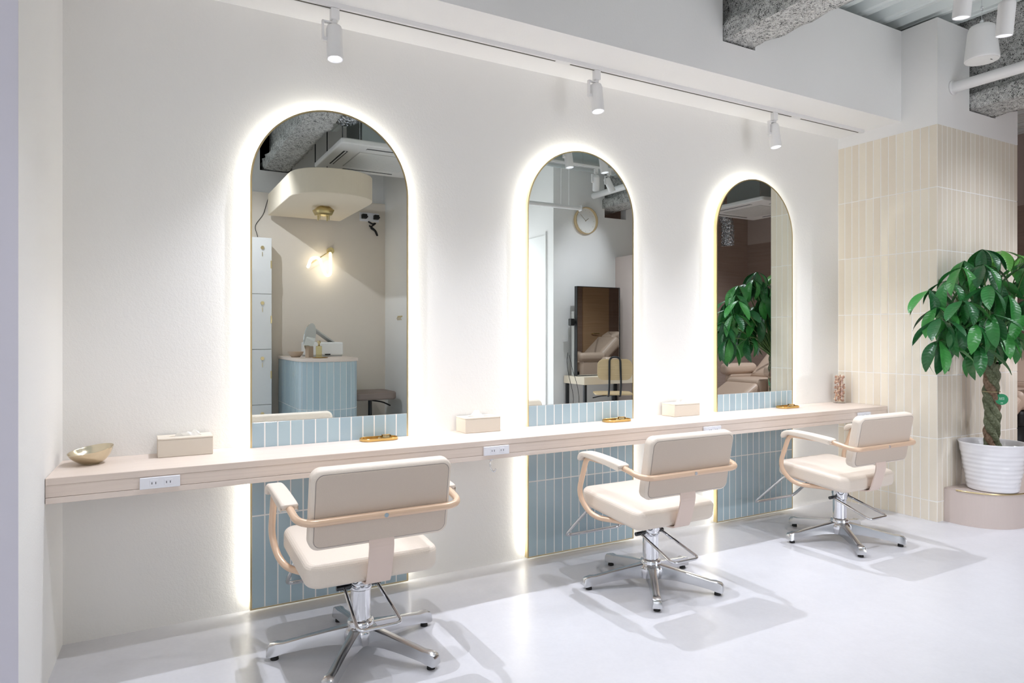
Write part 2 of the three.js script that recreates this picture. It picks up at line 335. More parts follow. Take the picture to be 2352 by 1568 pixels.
{
  const d = structG('door_2', 'light brown wooden door with brass lever in the brown wall', 'door');
  part(d, 'door_leaf', box3(6.93, 7.5, 0.27, 2.32, -0.45, -0.425), M.brownDoor);
  part(d, 'door_handle', tube([[7.12, 1.2, -0.425], [7.12, 1.2, -0.38], [7.25, 1.2, -0.38]], 0.009, 0.01, 20, 8), M.brassSoft);
}
// raised floor of the shampoo room with brass nosing
{
  const o = (e) => { const s = new THREE.Shape(); s.moveTo(4.485 + e, -(ZC + 0.001)); s.lineTo(4.485 + e, -0.76); s.bezierCurveTo(4.485 + e, -0.9, 4.58 + e, -1.015 + e, 4.8, -1.015 + e); s.lineTo(7.89, -1.015 + e); s.lineTo(7.89, -(ZC + 0.001)); s.closePath(); return s; };
  const p = structG('trim_4', 'curved mauve platform step with brass nosing under the plant', 'platform');
  part(p, 'riser', ext(o(0), 0.207, 0, 1, 24).rotateX(-Math.PI / 2).translate(0, 0.1035, 0), M.mauve);
  part(p, 'tread', ext(o(0.004), 0.008, 0, 1, 24).rotateX(-Math.PI / 2).translate(0, 0.211, 0), M.mauveTop);
  const pts = o(-0.001).getPoints(30).filter(q => !(q.x > 7.8) && !(q.x < 4.6 && q.y > -0.7)).map(q => V(q.x, 0.211, -q.y));
  part(p, 'brass_nosing', new THREE.TubeGeometry(new THREE.CatmullRomCurve3(pts), 120, 0.005, 8), M.brass);
  const q = structG('trim_5', 'upper mauve floor of the shampoo area with brass edge', 'platform');
  part(q, 'riser', box3(5.42, 7.89, 0.0, 0.255, -0.44, ZC - 0.002), M.mauve);
  part(q, 'step', box3(5.5, 7.89, 0.215, 0.255, ZC, 0.9), M.mauve);
  part(q, 'tread', box3(5.42, 7.89, 0.255, 0.263, -0.44, ZC - 0.002), M.mauveTop);
  part(q, 'rear_tread', box3(5.5, 7.89, 0.0, 0.213, 1.02, 3.98), M.mauveTop);
  part(q, 'brass_edge', box3(5.5, 7.89, 0.255, 0.263, 0.895, 0.903), M.brass);
}

// ---------------------------------------------------------------- arched mirror panels with a strip of light behind
function arch(w, top, bot, hole) {
  const s = hole ? new THREE.Path() : new THREE.Shape(), r = w / 2;
  s.moveTo(-r, bot); s.lineTo(r, bot); s.lineTo(r, top - r); s.absarc(0, top - r, r, 0, Math.PI, false); s.lineTo(-r, bot); return s;
}
const panelLabels = ['large arched backlit mirror over pale blue tiles nearest the left wall', 'arched backlit mirror over pale blue tiles reflecting the round clock', 'arched backlit mirror over pale blue tiles reflecting the green plant'];
{
  const T = PTOP, fr = arch(PW, T, PBOT); fr.holes.push(arch(PW - 0.015, T - 0.0075, PBOT + 0.005, true));
  const frameG = ext(fr, 0.028, 0, 1, 48).translate(0, 0, PZ - 0.013);
  const backG = ext(arch(PW - 0.012, T - 0.006, PBOT + 0.006), 0.014, 0, 1, 48).translate(0, 0, PZ - 0.018);
  const mir = new THREE.Shape(), r = PR - 0.008; mir.moveTo(-r, MBOT); mir.lineTo(r, MBOT); mir.lineTo(r, T - PR); mir.absarc(0, T - PR, r, 0, Math.PI, false); mir.closePath();
  const mirG = ext(mir, 0.006, 0, 1, 48).translate(0, 0, PZ - 0.003);
  const groutG = box3(-PR + 0.006, PR - 0.006, PBOT + 0.005, MBOT - 0.001, PZ - 0.011, PZ - 0.0004);
  const led = arch(PW - 0.03, T - 0.015, 0.04); led.holes.push(arch(PW - 0.05, T - 0.025, 0.05, true));
  const ledG = ext(led, 0.005, 0, 1, 32).translate(0, 0, PZ - 0.028);
  const tw = (PW - 0.012) / 13, J = 0.005, jy = 0.413, tg = [tilePlain(tw - J, jy - PBOT - 0.006 - J / 2, 0.008), tilePlain(tw - J, MBOT - jy - J / 2 - 0.002, 0.008)];
  PX.forEach((x, k) => {
    const p = thing('arched_mirror_panel', panelLabels[k], 'mirror', [x, 0, 0], 0, 'arched mirror panels along the wall');
    part(p, 'brass_frame', frameG, M.brass, 'thin brass edge frame');
    part(p, 'backing_board', backG, M.backing);
    part(p, 'mirror_glass', mirG, M.mirror, 'arched mirror glass');
    part(p, 'grout_bed', groutG, M.grout);
    part(p, 'light_strip', ledG, M.led, 'glowing light strip behind the edge');
    for (let r = 0; r < 2; r++) for (let i = 0; i < 13; i++) {
      const m = part(p, 'tile', tg[r], M.tileBlue[Math.floor(rnd() * 3)]);
      const y = r ? (jy + J / 2 + MBOT - 0.002) / 2 : (PBOT + 0.006 + jy - J / 2) / 2;
      m.position.set(-PR + 0.006 + (i + 0.5) * tw, y, PZ - 0.0035); m.rotation.set(rr(-1, 1) * 0.0012, rr(-1, 1) * 0.0025, 0);
    }
    // the strip's light: long lamps up both sides, short ones round the arch, all just behind the panel
    const lamp = (px, py, len, ang) => {                          // ang: outward direction in the wall plane
      const l = new THREE.RectAreaLight(HALO, HALO_I, 0.012, len); l.position.set(px, py, PZ - 0.032);
      const out = V(Math.cos(ang), Math.sin(ang), 0), d = V(out.x * 0.75, out.y * 0.75, -0.66).normalize(), up = V(-Math.sin(ang), Math.cos(ang), 0);
      l.quaternion.setFromRotationMatrix(new THREE.Matrix4().makeBasis(up.clone().cross(d.clone().negate()), up, d.clone().negate())); p.add(l);
    };
    const sy = T - PR, ri = PR - 0.014, L = sy - 0.045;
    lamp(-ri, 0.045 + L / 2, L, Math.PI); lamp(ri, 0.045 + L / 2, L, 0);
    for (let i = 0; i < 10; i++) { const a = (i + 0.5) / 10 * Math.PI; lamp(Math.cos(a) * ri, sy + Math.sin(a) * ri, Math.PI * ri / 10, a); }
  });
}

// ---------------------------------------------------------------- counter along the wall
{
  const c = thing('styling_counter', 'long pale wood counter fixed along the wall under the mirrors', 'counter');
  const s = new THREE.Shape(); s.moveTo(XL - 0.02, -CTZ + 0.003); s.lineTo(XC - 0.002, -CTZ + 0.003); s.lineTo(XC - 0.002, -0.001);
  for (const x of [...PX].reverse()) { s.lineTo(x + PR + 0.003, -0.001); s.lineTo(x + PR + 0.003, -PZ - 0.002); s.lineTo(x - PR - 0.003, -PZ - 0.002); s.lineTo(x - PR - 0.003, -0.001); }
  s.lineTo(XL, -0.001); s.closePath();
  part(c, 'worktop', uvm(ext(s, 0.024, 0).rotateX(-Math.PI / 2).translate(0, CTY - 0.012, 0)), M.wood);
  part(c, 'edge_band', uvm(rbox(XC - XL + 0.018, 0.024, 0.004, 0.0015, 1).translate((XC + XL - 0.022) / 2, CTY - 0.012, CTZ - 0.001)), M.woodEdge);
  part(c, 'fascia', box3(XL - 0.02, XC - 0.002, CTB + 0.022, CTY - 0.0245, CTZ - 0.022, CTZ - 0.0015), M.woodEdge);
  part(c, 'lower_rail', uvm(rbox(XC - XL + 0.018, 0.0205, 0.03, 0.0015, 1).translate((XC + XL - 0.022) / 2, CTB + 0.0105, CTZ - 0.014)), M.wood);
  part(c, 'underside', box3(XL, XC - 0.002, CTB + 0.002, CTB + 0.02, PZ + 0.003, CTZ - 0.03), M.woodEdge);
}
const outletLabels = ['white double power socket in the counter front nearest the left wall', 'white double power socket above the hanging hook', 'white double power socket partly behind the middle chair', 'white double power socket at the counter end by the pier'];
[0.083, 1.44, 2.79, 4.15].forEach((x, i) => {
  const o = thing('power_socket', outletLabels[i], 'socket', [x, 0.657, CTZ], 0, 'power sockets in the counter front');
  part(o, 'cover_plate', rbox(0.128, 0.04, 0.012, 0.002, 2).translate(0, 0, 0.006), M.plate);
  for (const sx of [-0.02, 0.026]) {
    const q = part(o, 'socket_insert', rbox(0.026, 0.022, 0.002, 0.0006, 1).translate(sx, 0, 0.0125), M.plate);
    for (const d of [-0.006, 0.006]) part(q, 'slot', rbox(0.002, 0.008, 0.001, 0.0002, 1).translate(sx + d, 0, 0.0138), M.black);
  }
});
const hookLabels = ['small chrome bag hook hanging under the counter beside the first chair', 'small chrome bag hook under the counter beside the rightmost chair'];
[1.437, 4.1].forEach((x, i) => {
  const h = thing('bag_hook', hookLabels[i], 'hook', [x, CTB, 0.32], 0, 'bag hooks under the counter');
  part(h, 'mount', rbox(0.018, 0.012, 0.02, 0.002, 1).translate(0, -0.006, 0), M.chrome);
  part(h, 'hook_bar', spline([[0, -0.01, 0], [-0.006, -0.025, 0.003], [-0.004, -0.045, 0.004], [0.002, -0.06, 0.008], [0.012, -0.064, 0.012], [0.016, -0.054, 0.014]], 0.004, 30, 8), M.chrome);
});

// ---------------------------------------------------------------- things on the counter
{
  const b = thing('metal_bowl', 'champagne metal bowl with slanted rim on the left counter end', 'bowl', [-0.139, CTY, 0.125]);
  const prof = [[0, 0.003], [0.03, 0.003], [0.047, 0.012], [0.064, 0.03], [0.0735, 0.05], [0.0725, 0.052], [0.0625, 0.033], [0.045, 0.016], [0.028, 0.008], [0, 0.007]];
  const g = lathe(new THREE.SplineCurve(prof.map(p => new THREE.Vector2(...p))).getPoints(40).map(p => [Math.max(p.x, 0), p.y]), 48), pa = g.attributes.position;
  for (let i = 0; i < pa.count; i++) { const y = pa.getY(i); if (y > 0.008) pa.setY(i, y + (pa.getX(i) * 0.16 - pa.getZ(i) * 0.06) * (y - 0.008) / 0.044); }
  g.computeVertexNormals(); part(b, 'bowl_body', g, M.champagne);
  part(b, 'foot_ring', lathe([[0.02, 0], [0.03, 0], [0.032, 0.004], [0.02, 0.004]], 32), M.champagne);
}
function tissueGeo(kind) {                                        // a folded sheet pulled up out of the slot
  const n = 18, pos = [], idx = [];
  for (let j = 0; j <= n; j++) for (let i = 0; i <= n; i++) {
    const u = i / n * 2 - 1, v = j / n, peak = kind === 0 ? 0.022 + 0.018 * Math.exp(-((u - 0.55) ** 2) / 0.03) : 0.045 - 0.02 * u * u;
    const fold = Math.sin(u * 7 + v * 3 + kind) * 0.006 * v;
    pos.push(u * (0.05 - 0.03 * (kind ? v : v * 0.3)), v * peak * (1 - 0.25 * Math.abs(Math.sin(u * 4 + kind * 2))), fold + (0.016 - 0.012 * v) * Math.sin(u * 3.1 + kind) + v * 0.006);
  }
  for (let j = 0; j < n; j++) for (let i = 0; i < n; i++) { const a = j * (n + 1) + i; idx.push(a, a + 1, a + n + 1, a + 1, a + n + 2, a + n + 1); }
  const g = new THREE.BufferGeometry(); g.setAttribute('position', new THREE.Float32BufferAttribute(pos, 3)); g.setIndex(idx); g.computeVertexNormals(); return g;
}
const tissueLabels = ['beige tissue box with a flattened tissue beside the metal bowl', 'beige tissue box with a tall pulled tissue between first and second mirror', 'beige tissue box with two small tissue peaks between second and third mirror'];
[[0.181, 0.198], [1.497, 0.193], [2.842, 0.199]].forEach(([x, w], i) => {
  const t = thing('tissue_box', tissueLabels[i], 'tissue box', [x, CTY, 0.068], 0, 'tissue boxes on the counter');
  const lid = rrect(w, 0.112, 0.003); lid.holes.push(rrect(0.12, 0.03, 0.014, THREE.Path));
  part(t, 'box_body', rbox(w, 0.068, 0.112, 0.004, 2).translate(0, 0.034, 0), M.box);
  part(t, 'lid', ext(lid, 0.006, 0.001, 1).rotateX(-Math.PI / 2).translate(0, 0.071, 0), M.box);
  if (i < 2) part(t, 'tissue', tissueGeo(i).translate(i ? -0.01 : 0.01, 0.069, 0), M.tissue);
  else for (const sx of [-0.02, 0.018]) part(t, 'tissue', tissueGeo(2).scale(0.42, sx < 0 ? 0.95 : 0.75, 0.8).translate(sx, 0.069, 0), M.tissue);
});
const trayLabels = ['small oval gold tray holding a glass dish below the first mirror', 'small oval gold tray holding a glass dish below the second mirror', 'small oval gold tray holding a glass dish below the third mirror'];
[0.974, 2.334, 3.742].forEach((x, i) => {
  const t = thing('gold_tray', trayLabels[i], 'tray', [x, CTY, 0.104], 0, 'gold trays below the mirrors');
  part(t, 'tray_base', ext(rrect(0.168, 0.08, 0.0395), 0.004, 0.001, 1, 20).rotateX(-Math.PI / 2).translate(0, 0.002, 0), M.goldTray);
  const ring = rrect(0.176, 0.088, 0.0435); ring.holes.push(rrect(0.168, 0.08, 0.0395, THREE.Path));
  part(t, 'tray_rim', ext(ring, 0.011, 0.001, 1, 20).rotateX(-Math.PI / 2).translate(0, 0.0075, 0), M.goldTray);
  const d = thing('glass_dish', ['tiny clear glass dish on the tray below the first mirror', 'tiny clear glass dish on the tray below the second mirror', 'tiny clear glass dish on the tray below the third mirror'][i], 'dish', [x + 0.035, CTY + 0.004, 0.104], 0, 'glass dishes on the gold trays');
  part(d, 'dish_body', lathe([[0, 0.001], [0.012, 0.001], [0.02, 0.008], [0.022, 0.018], [0.0205, 0.018], [0.018, 0.009], [0.011, 0.004], [0, 0.004]], 28), M.crystal);
  part(d, 'knob', new THREE.SphereGeometry(0.006, 14, 10).translate(-0.034, 0.006, 0.004), M.crystal);
});
{
  const j = thing('shell_jar', 'clear glass jar filled with pinkish dried shells at the counter end', 'jar', [4.325, CTY, 0.07]);
  part(j, 'glass_jar', lathe([[0, 0], [0.042, 0], [0.0435, 0.003], [0.0435, 0.2], [0.0415, 0.202], [0.0405, 0.2], [0.0405, 0.007], [0.038, 0.005], [0, 0.005]], 40), M.glass);
  const cols = [0xc9a184, 0xb98a72, 0xdcc0a2, 0xa87e6a].map(c => std({ color: c, roughness: 0.7 }));
  const lists = cols.map(() => []);
  for (let k = 0; k < 190; k++) {
    const a = rr(0, 6.28), r = Math.sqrt(rnd()) * 0.032, y = 0.014 + rnd() * 0.178, g = new THREE.SphereGeometry(rr(0.006, 0.0095), 8, 6).scale(1, rr(0.55, 0.8), rr(0.7, 1));
    g.rotateX(rr(0, 3)).rotateZ(rr(0, 3)).translate(Math.cos(a) * r, y, Math.sin(a) * r); lists[Math.floor(rnd() * 4)].push(g);
  }
  cols.forEach((m, i) => { const q = part(j, 'dried_shells', merge(lists[i]), m); q.userData.kind = 'stuff'; });
}

// ---------------------------------------------------------------- styling chairs
function loft(sections) {                                         // closed sections with equal point counts, capped
  const n = sections[0].length, pos = [], idx = [];
  sections.forEach(s => s.forEach(p => pos.push(...p)));
  for (let k = 0; k < sections.length - 1; k++) for (let i = 0; i < n; i++) { const a = k * n + i, b = k * n + (i + 1) % n; idx.push(a, b, a + n, b, b + n, a + n); }
  for (const [k, f] of [[0, 1], [sections.length - 1, 0]]) { const c = pos.length / 3, m = [0, 0, 0]; sections[k].forEach(p => p.forEach((v, q) => m[q] += v / n)); pos.push(...m); for (let i = 0; i < n; i++) { const a = k * n + i, b = k * n + (i + 1) % n; f ? idx.push(b, a, c) : idx.push(a, b, c); } }
  let g = new THREE.BufferGeometry(); g.setAttribute('position', new THREE.Float32BufferAttribute(pos, 3)); g.setIndex(idx); g = g.toNonIndexed(); return g;
}
function smoothNormals(g, crease = 0.7) {                         // creased normals over merged positions
  g.computeVertexNormals(); const p = g.attributes.position, n = g.attributes.normal, map = new Map();
  const key = i => [p.getX(i), p.getY(i), p.getZ(i)].map(v => Math.round(v * 1e5)).join();
  for (let i = 0; i < p.count; i++) { const k = key(i); if (!map.has(k)) map.set(k, []); map.get(k).push(V(n.getX(i), n.getY(i), n.getZ(i))); }
  const out = []; for (let i = 0; i < p.count; i++) { const me = V(n.getX(i), n.getY(i), n.getZ(i)), s = V(0, 0, 0); for (const q of map.get(key(i))) if (q.dot(me) > crease) s.add(q); s.normalize(); out.push(s.x, s.y, s.z); }
  g.setAttribute('normal', new THREE.Float32BufferAttribute(out, 3)); return g;
}
const legG = smoothNormals((() => {
  const st = [[0.02, 0.062, 0.04, 0.108], [0.055, 0.054, 0.042, 0.104], [0.12, 0.042, 0.042, 0.092], [0.2, 0.038, 0.034, 0.077], [0.275, 0.038, 0.024, 0.062], [0.3, 0.042, 0.018, 0.062], [0.324, 0.046, 0.015, 0.056], [0.333, 0.04, 0.017, 0.045]];
  return loft(st.map(([r, w, y0, y1]) => { const h = w / 2, t = h * 0.62, b = 0.006; return [[-h, y0, r], [h, y0, r], [h, y0 + b, r], [t + 0.004, y1 - b * 0.5, r], [t - 0.003, y1, r], [-t + 0.003, y1, r], [-t - 0.004, y1 - b * 0.5, r], [-h, y0 + b, r]]; }));
})(), 0.6);
function makeChair(label, [x, z], turn) {
  const c = thing('styling_chair', label, 'chair', [x, 0, z], turn, 'styling chairs facing the mirrors');
  // base
  part(c, 'hub', lathe([[0, 0.035], [0.045, 0.035], [0.062, 0.045], [0.064, 0.085], [0.056, 0.098], [0.047, 0.104], [0.05, 0.112], [0.047, 0.122], [0.04, 0.128], [0, 0.128]], 40), M.chrome);
  for (let i = 0; i < 5; i++) {
    const l = part(c, 'base_leg', legG, M.alu); l.rotation.y = Math.PI + i * Math.PI * 2 / 5;
    part(l, 'foot_pad', cyl(0.013, 0.015, 0.017, 16).translate(0, 0.0085, 0.306), M.black, 'black rubber foot');
  }
  part(c, 'lift_column', lathe([[0.037, 0.12], [0.037, 0.236], [0.04, 0.238], [0.0415, 0.242], [0.0415, 0.32], [0.038, 0.326], [0, 0.326]], 40), M.chrome);
  part(c, 'lift_collar', lathe([[0.0415, 0.262], [0.0435, 0.265], [0.0435, 0.3], [0.0415, 0.303]], 40), M.chrome);
  for (const a0 of [-0.8, 0.8]) part(c, 'shroud_edge', new THREE.TubeGeometry(new THREE.CatmullRomCurve3(Array.from({ length: 17 }, (_, i) => { const q = i / 8 - 1, a = a0 + q * 0.52; return V(Math.sin(a) * 0.0432, 0.268 + 0.05 * Math.pow(Math.abs(q), 3.2), Math.cos(a) * 0.0432); })), 40, 0.0022, 6), M.steelDark);
  part(c, 'pedal_axle', cyl(0.009, 0.009, 0.165, 16).rotateZ(Math.PI / 2).translate(-0.008, 0.25, 0.0), M.steelDark);
  part(c, 'lift_pedal', tube([[-0.062, 0.25, 0], [-0.078, 0.18, 0.235], [0.078, 0.18, 0.235], [0.062, 0.25, 0]], 0.0065, 0.025, 70, 10), M.chrome, 'chrome wire pedal loop');
  part(c, 'seat_plate', rbox(0.22, 0.012, 0.22, 0.004, 1).rotateX(0.078).translate(0, 0.328, -0.02), M.steelDark);
  // seat and back
  const seat = part(c, 'seat', ext(rrect(0.478, 0.45, 0.055), 0.086, 0.024, 5, 12).rotateX(-Math.PI / 2), M.leather); seat.position.set(0, 0.384, -0.028); seat.rotation.x = 0.078;
  const back = part(c, 'backrest', ext(rrect(0.49, 0.278, 0.036), 0.052, 0.015, 5, 12), M.leather); back.position.set(0, 0.613, 0.243); back.rotation.x = 0.185;
  const rim = rrect(0.462, 0.25, 0.026).getPoints(10).slice(0, -1).map(p => V(p.x, p.y, 0.0255));
  part(back, 'rear_panel', ext(rrect(0.46, 0.248, 0.026), 0.006, 0.002, 2, 10).translate(0, 0, 0.0255), M.leatherShaded);
  part(back, 'piping', new THREE.TubeGeometry(new THREE.CatmullRomCurve3(rim, true, 'catmullrom', 0.05), 200, 0.0016, 6, true), M.piping, 'thin grey seam line');
  part(c, 'back_bracket', strip([[0.238, 0.52], [0.246, 0.46], [0.23, 0.39], [0.212, 0.338], [0.196, 0.324], [0.15, 0.32], [0.06, 0.32]], 0.007, 0.088), M.roseMatt, 'flat pink steel back bracket');
  // tube frame and armrests
  const L = [[-0.15, 0.326, 0.09], [-0.262, 0.328, -0.11], [-0.288, 0.42, -0.185], [-0.288, 0.61, -0.115], [-0.288, 0.607, 0.15], [-0.284, 0.578, 0.283]];
  const pts = [...L, ...L.slice().reverse().map(([a, b, d]) => [-a, b, d])];
  part(c, 'arm_frame', tube(pts, 0.0125, [0, 0.06, 0.09, 0.035, 0.06, 0.07, 0.07, 0.06, 0.035, 0.09, 0.06, 0], 260, 14), M.rose, 'rose beige steel tube frame');
  part(c, 'screw', cyl(0.0075, 0.0075, 0.006, 16).rotateX(Math.PI / 2).translate(0, 0.578, 0.295), M.chrome);
  const prof = new THREE.SplineCurve([[0.158, 0.604], [0.16, 0.622], [0.08, 0.632], [-0.04, 0.64], [-0.115, 0.638], [-0.15, 0.622], [-0.158, 0.598], [-0.146, 0.59], [-0.128, 0.602], [-0.1, 0.612], [0.0, 0.606], [0.15, 0.598], [0.158, 0.604]].map(p => new THREE.Vector2(...p))).getPoints(60).map(p => [p.x, p.y]);
  const padG = ext(poly(prof), 0.058, 0.011, 4).rotateY(-Math.PI / 2);
  for (const s of [-1, 1]) part(c, 'arm_pad', padG, M.leather).position.set(s * 0.288, 0, 0);
  part(c, 'footrest', tube([[-0.168, 0.335, -0.12], [-0.17, 0.345, -0.235], [-0.182, 0.138, -0.46], [0.182, 0.138, -0.46], [0.17, 0.345, -0.235], [0.168, 0.335, -0.12]], 0.009, 0.035, 90, 12), M.chrome, 'chrome tube footrest');
  return c;
}
makeChair('cream leather salon chair with chrome star base before the first mirror', [0.74, 0.605], 0);
makeChair('cream leather salon chair with chrome star base before the second mirror', [2.138, 0.612], 0);
makeChair('cream leather salon chair with chrome star base before the third mirror', [3.56, 0.605], 0);

// ---------------------------------------------------------------- track lights
function makeTrack(x0, x1, y, z, label, gaps) {
  const t = thing('light_track', label, 'track', [0, y, z]);
  part(t, 'rail', box3(x0, x1, -0.02, 0, -0.017, 0.017), M.fixture);
  let a = x0 + 0.03;
  for (const g of [...gaps, x1 - 0.03]) { part(t, 'slot', box3(a, g, -0.0212, -0.0195, -0.004, 0.004), M.slot); a = g + 0.09; }
  part(t, 'end_cap', box3(x1, x1 + 0.01, -0.021, 0, -0.018, 0.018), M.fixture);
}
function makeSpot(label, [x, y, z], aim, intensity, o = {}) {       // y: underside of the track
  const g = thing('track_spotlight', label, 'spotlight', [x, y, z], o.turn || 0, o.group);
  part(g, 'adapter', rbox(0.036, 0.05, 0.03, 0.004, 2).translate(0, -0.025, 0), M.fixture);
  part(g, 'swivel', cyl(0.012, 0.012, 0.016, 16).translate(0, -0.056, 0), M.fixture);
  part(g, 'bracket', merge([rbox(0.06, 0.008, 0.018, 0.002, 1).translate(-0.022, -0.062, 0), rbox(0.008, 0.085, 0.018, 0.002, 1).translate(-0.05, -0.1, 0), rbox(0.02, 0.018, 0.014, 0.002, 1).translate(-0.042, -0.136, 0)]), M.fixture);
  const h = new THREE.Group(); h.name = 'lamp_head'; g.add(h); h.position.set(0, -0.136, 0);
  const d = V(aim[0] - x, aim[1] - (y - 0.136), aim[2] - z).normalize(); h.quaternion.setFromUnitVectors(V(0, -1, 0), d); if (o.turn) h.quaternion.premultiply(new THREE.Quaternion().setFromAxisAngle(V(0, 1, 0), -o.turn));
  part(h, 'lamp_body', lathe([[0, 0.068], [0.02, 0.068], [0.03, 0.062], [0.034, 0.05], [0.034, -0.08], [0.0325, -0.084], [0.0295, -0.08], [0.028, -0.062], [0, -0.062]], 36), M.fixture);
  part(h, 'reflector', lathe([[0.0285, -0.078], [0.023, -0.066], [0.02, -0.0632]], 32), M.reflector);
  part(h, 'lens', cyl(0.022, 0.022, 0.003, 28).translate(0, -0.0645, 0), M.lens, 'glowing round lens');
  const l = new THREE.SpotLight(COOL, intensity, 0, o.angle ?? 0.85, o.penumbra ?? 0.85, 2);
  l.position.set(0, -0.087, 0); l.shadow.radius = o.soft ?? 0.4; l.castShadow = true; h.add(l);
  const t = new THREE.Object3D(); t.position.set(0, -1.1, 0); h.add(t); l.target = t;
  return g;
}
makeTrack(-1.0, 4.355, SOFFIT, 0.212, 'white light track along the bulkhead underside above the mirrors', [1.86, 3.64]);
makeSpot('white track spotlight above the first mirror', [0.745, SOFFIT - 0.02, 0.212], [0.74, 0, 0.5], SPOT_I, { group: 'spotlights above the mirrors' });
makeSpot('white track spotlight above the second mirror', [2.117, SOFFIT - 0.02, 0.212], [2.14, 0, 0.55], SPOT_I, { group: 'spotlights above the mirrors' });
makeSpot('white track spotlight above the third mirror', [3.483, SOFFIT - 0.02, 0.212], [3.53, 0, 0.55], SPOT_I, { group: 'spotlights above the mirrors' });
makeTrack(2.6, 4.7, 2.76, 1.53, 'white light track hanging over the salon floor at the upper right', [4.4]);
makeTrack(-0.5, 2.4, 2.92, 1.15, 'white light track hanging over the first two chairs', [1.4]);
const RY = 2.74;
makeSpot('white spotlight with lit lens left of the hanging speaker', [3.05, RY, 1.53], [3.2, 0, 1.2], ROOM_I * 0.7, { angle: 0.95 });
makeSpot('white spotlight with side bracket right of the hanging speaker', [3.40, RY, 1.53], [3.6, 0, 1.2], ROOM_I * 0.6, { turn: Math.PI, angle: 0.95 });
makeSpot('white spotlight on the room track over the first chair', [0.75, 2.9, 1.15], [0.75, 0, 1.0], ROOM_I, { angle: 0.95 });
makeSpot('white spotlight on the room track over the second chair', [2.15, 2.9, 1.15], [2.15, 0, 1.0], ROOM_I, { angle: 0.95 });
makeSpot('white spotlight on a ceiling plate aimed at the plant', [4.95, 2.82, 2.0], [4.8, 0.9, 0.72], 3.6, { angle: 0.8 });
makeSpot('added white spotlight near the lockers brightening the reception wall', [0.55, 2.82, 2.55], [1.75, 1.2, 3.75], 3.2, { angle: 0.85 });  // added out of view to brighten the reception wall
makeTrack(3.2, 5.4, 2.84, 2.42, 'short white light track reflected in the second mirror', [4.6]);
makeSpot('white spotlight with bluish lens reflected above the clock', [3.98, 2.82, 2.42], [4.6, 0.6, 3.3], 2.5, { group: 'spotlights reflected in the second mirror' });
makeSpot('white spotlight tilted sideways reflected above the clock', [4.14, 2.82, 2.42], [5.2, 0.6, 2.2], 3, { group: 'spotlights reflected in the second mirror' });
makeSpot('white spotlight on the rear track aimed at the clock', [4.78, 2.82, 2.42], [4.52, 2.1, 3.42], 1.3, { angle: 0.45 });
makeTrack(6.0, 7.2, 2.84, 1.5, 'added short white light track over the shampoo area', [6.9]);  // added, unseen: this track and its two spotlights light the shampoo area
makeSpot('added white spotlight over the nearer shampoo chair', [6.3, 2.82, 1.5], [6.3, 0.2, 0.5], 10, { angle: 0.9 });
makeSpot('added white spotlight over the farther shampoo chair', [6.6, 2.82, 1.5], [6.5, 0.6, 2.8], 14, { angle: 0.9 });

// ---------------------------------------------------------------- upper right: speaker, pipe
{
  const s = thing('pendant_speaker', 'white cone shaped pendant speaker hanging from the ceiling', 'speaker', [4.25, 2.755, 1.02]);
  part(s, 'speaker_shell', lathe([[0, 0.2], [0.05, 0.2], [0.062, 0.192], [0.07, 0.17], [0.086, 0.02], [0.087, 0.006], [0.084, 0.0], [0.079, 0.002], [0, 0.002]], 48), M.fixture);
  part(s, 'grille', lathe([[0, -0.001], [0.078, 0.0005], [0.078, 0.003], [0, 0.003]], 40), M.white);
  part(s, 'badge', rbox(0.018, 0.001, 0.006, 0.0003, 1).translate(0.02, -0.0015, 0.04), M.steelDark);
  part(s, 'hanger', merge([cyl(0.0015, 0.0015, DECK - 2.955, 8).translate(0, 0.2 + (DECK - 2.955) / 2, 0), cyl(0.01, 0.012, 0.03, 12).translate(0, 0.215, 0)]), M.chrome);
  part(s, 'clip', new THREE.TorusGeometry(0.012, 0.003, 8, 20).translate(0, 0.3, 0), M.chrome);
}
{
  const p = thing('ceiling_pipe', 'thick white pipe leaving the pier top towards the room', 'pipe', [4.585, 2.765, ZC]);
  part(p, 'pipe_tube', cyl(0.034, 0.034, 2.6, 32).rotateX(Math.PI / 2).translate(0, 0, 1.302), M.fixture);
  part(p, 'wall_collar', lathe([[0.034, 0], [0.047, 0], [0.047, 0.008], [0.034, 0.012]], 32).rotateX(Math.PI / 2), M.fixture);
  part(p, 'support_rod', cyl(0.004, 0.004, DECK - 2.8, 8).translate(0, 0.034 + (DECK - 2.8) / 2, 1.8), M.alu);
}

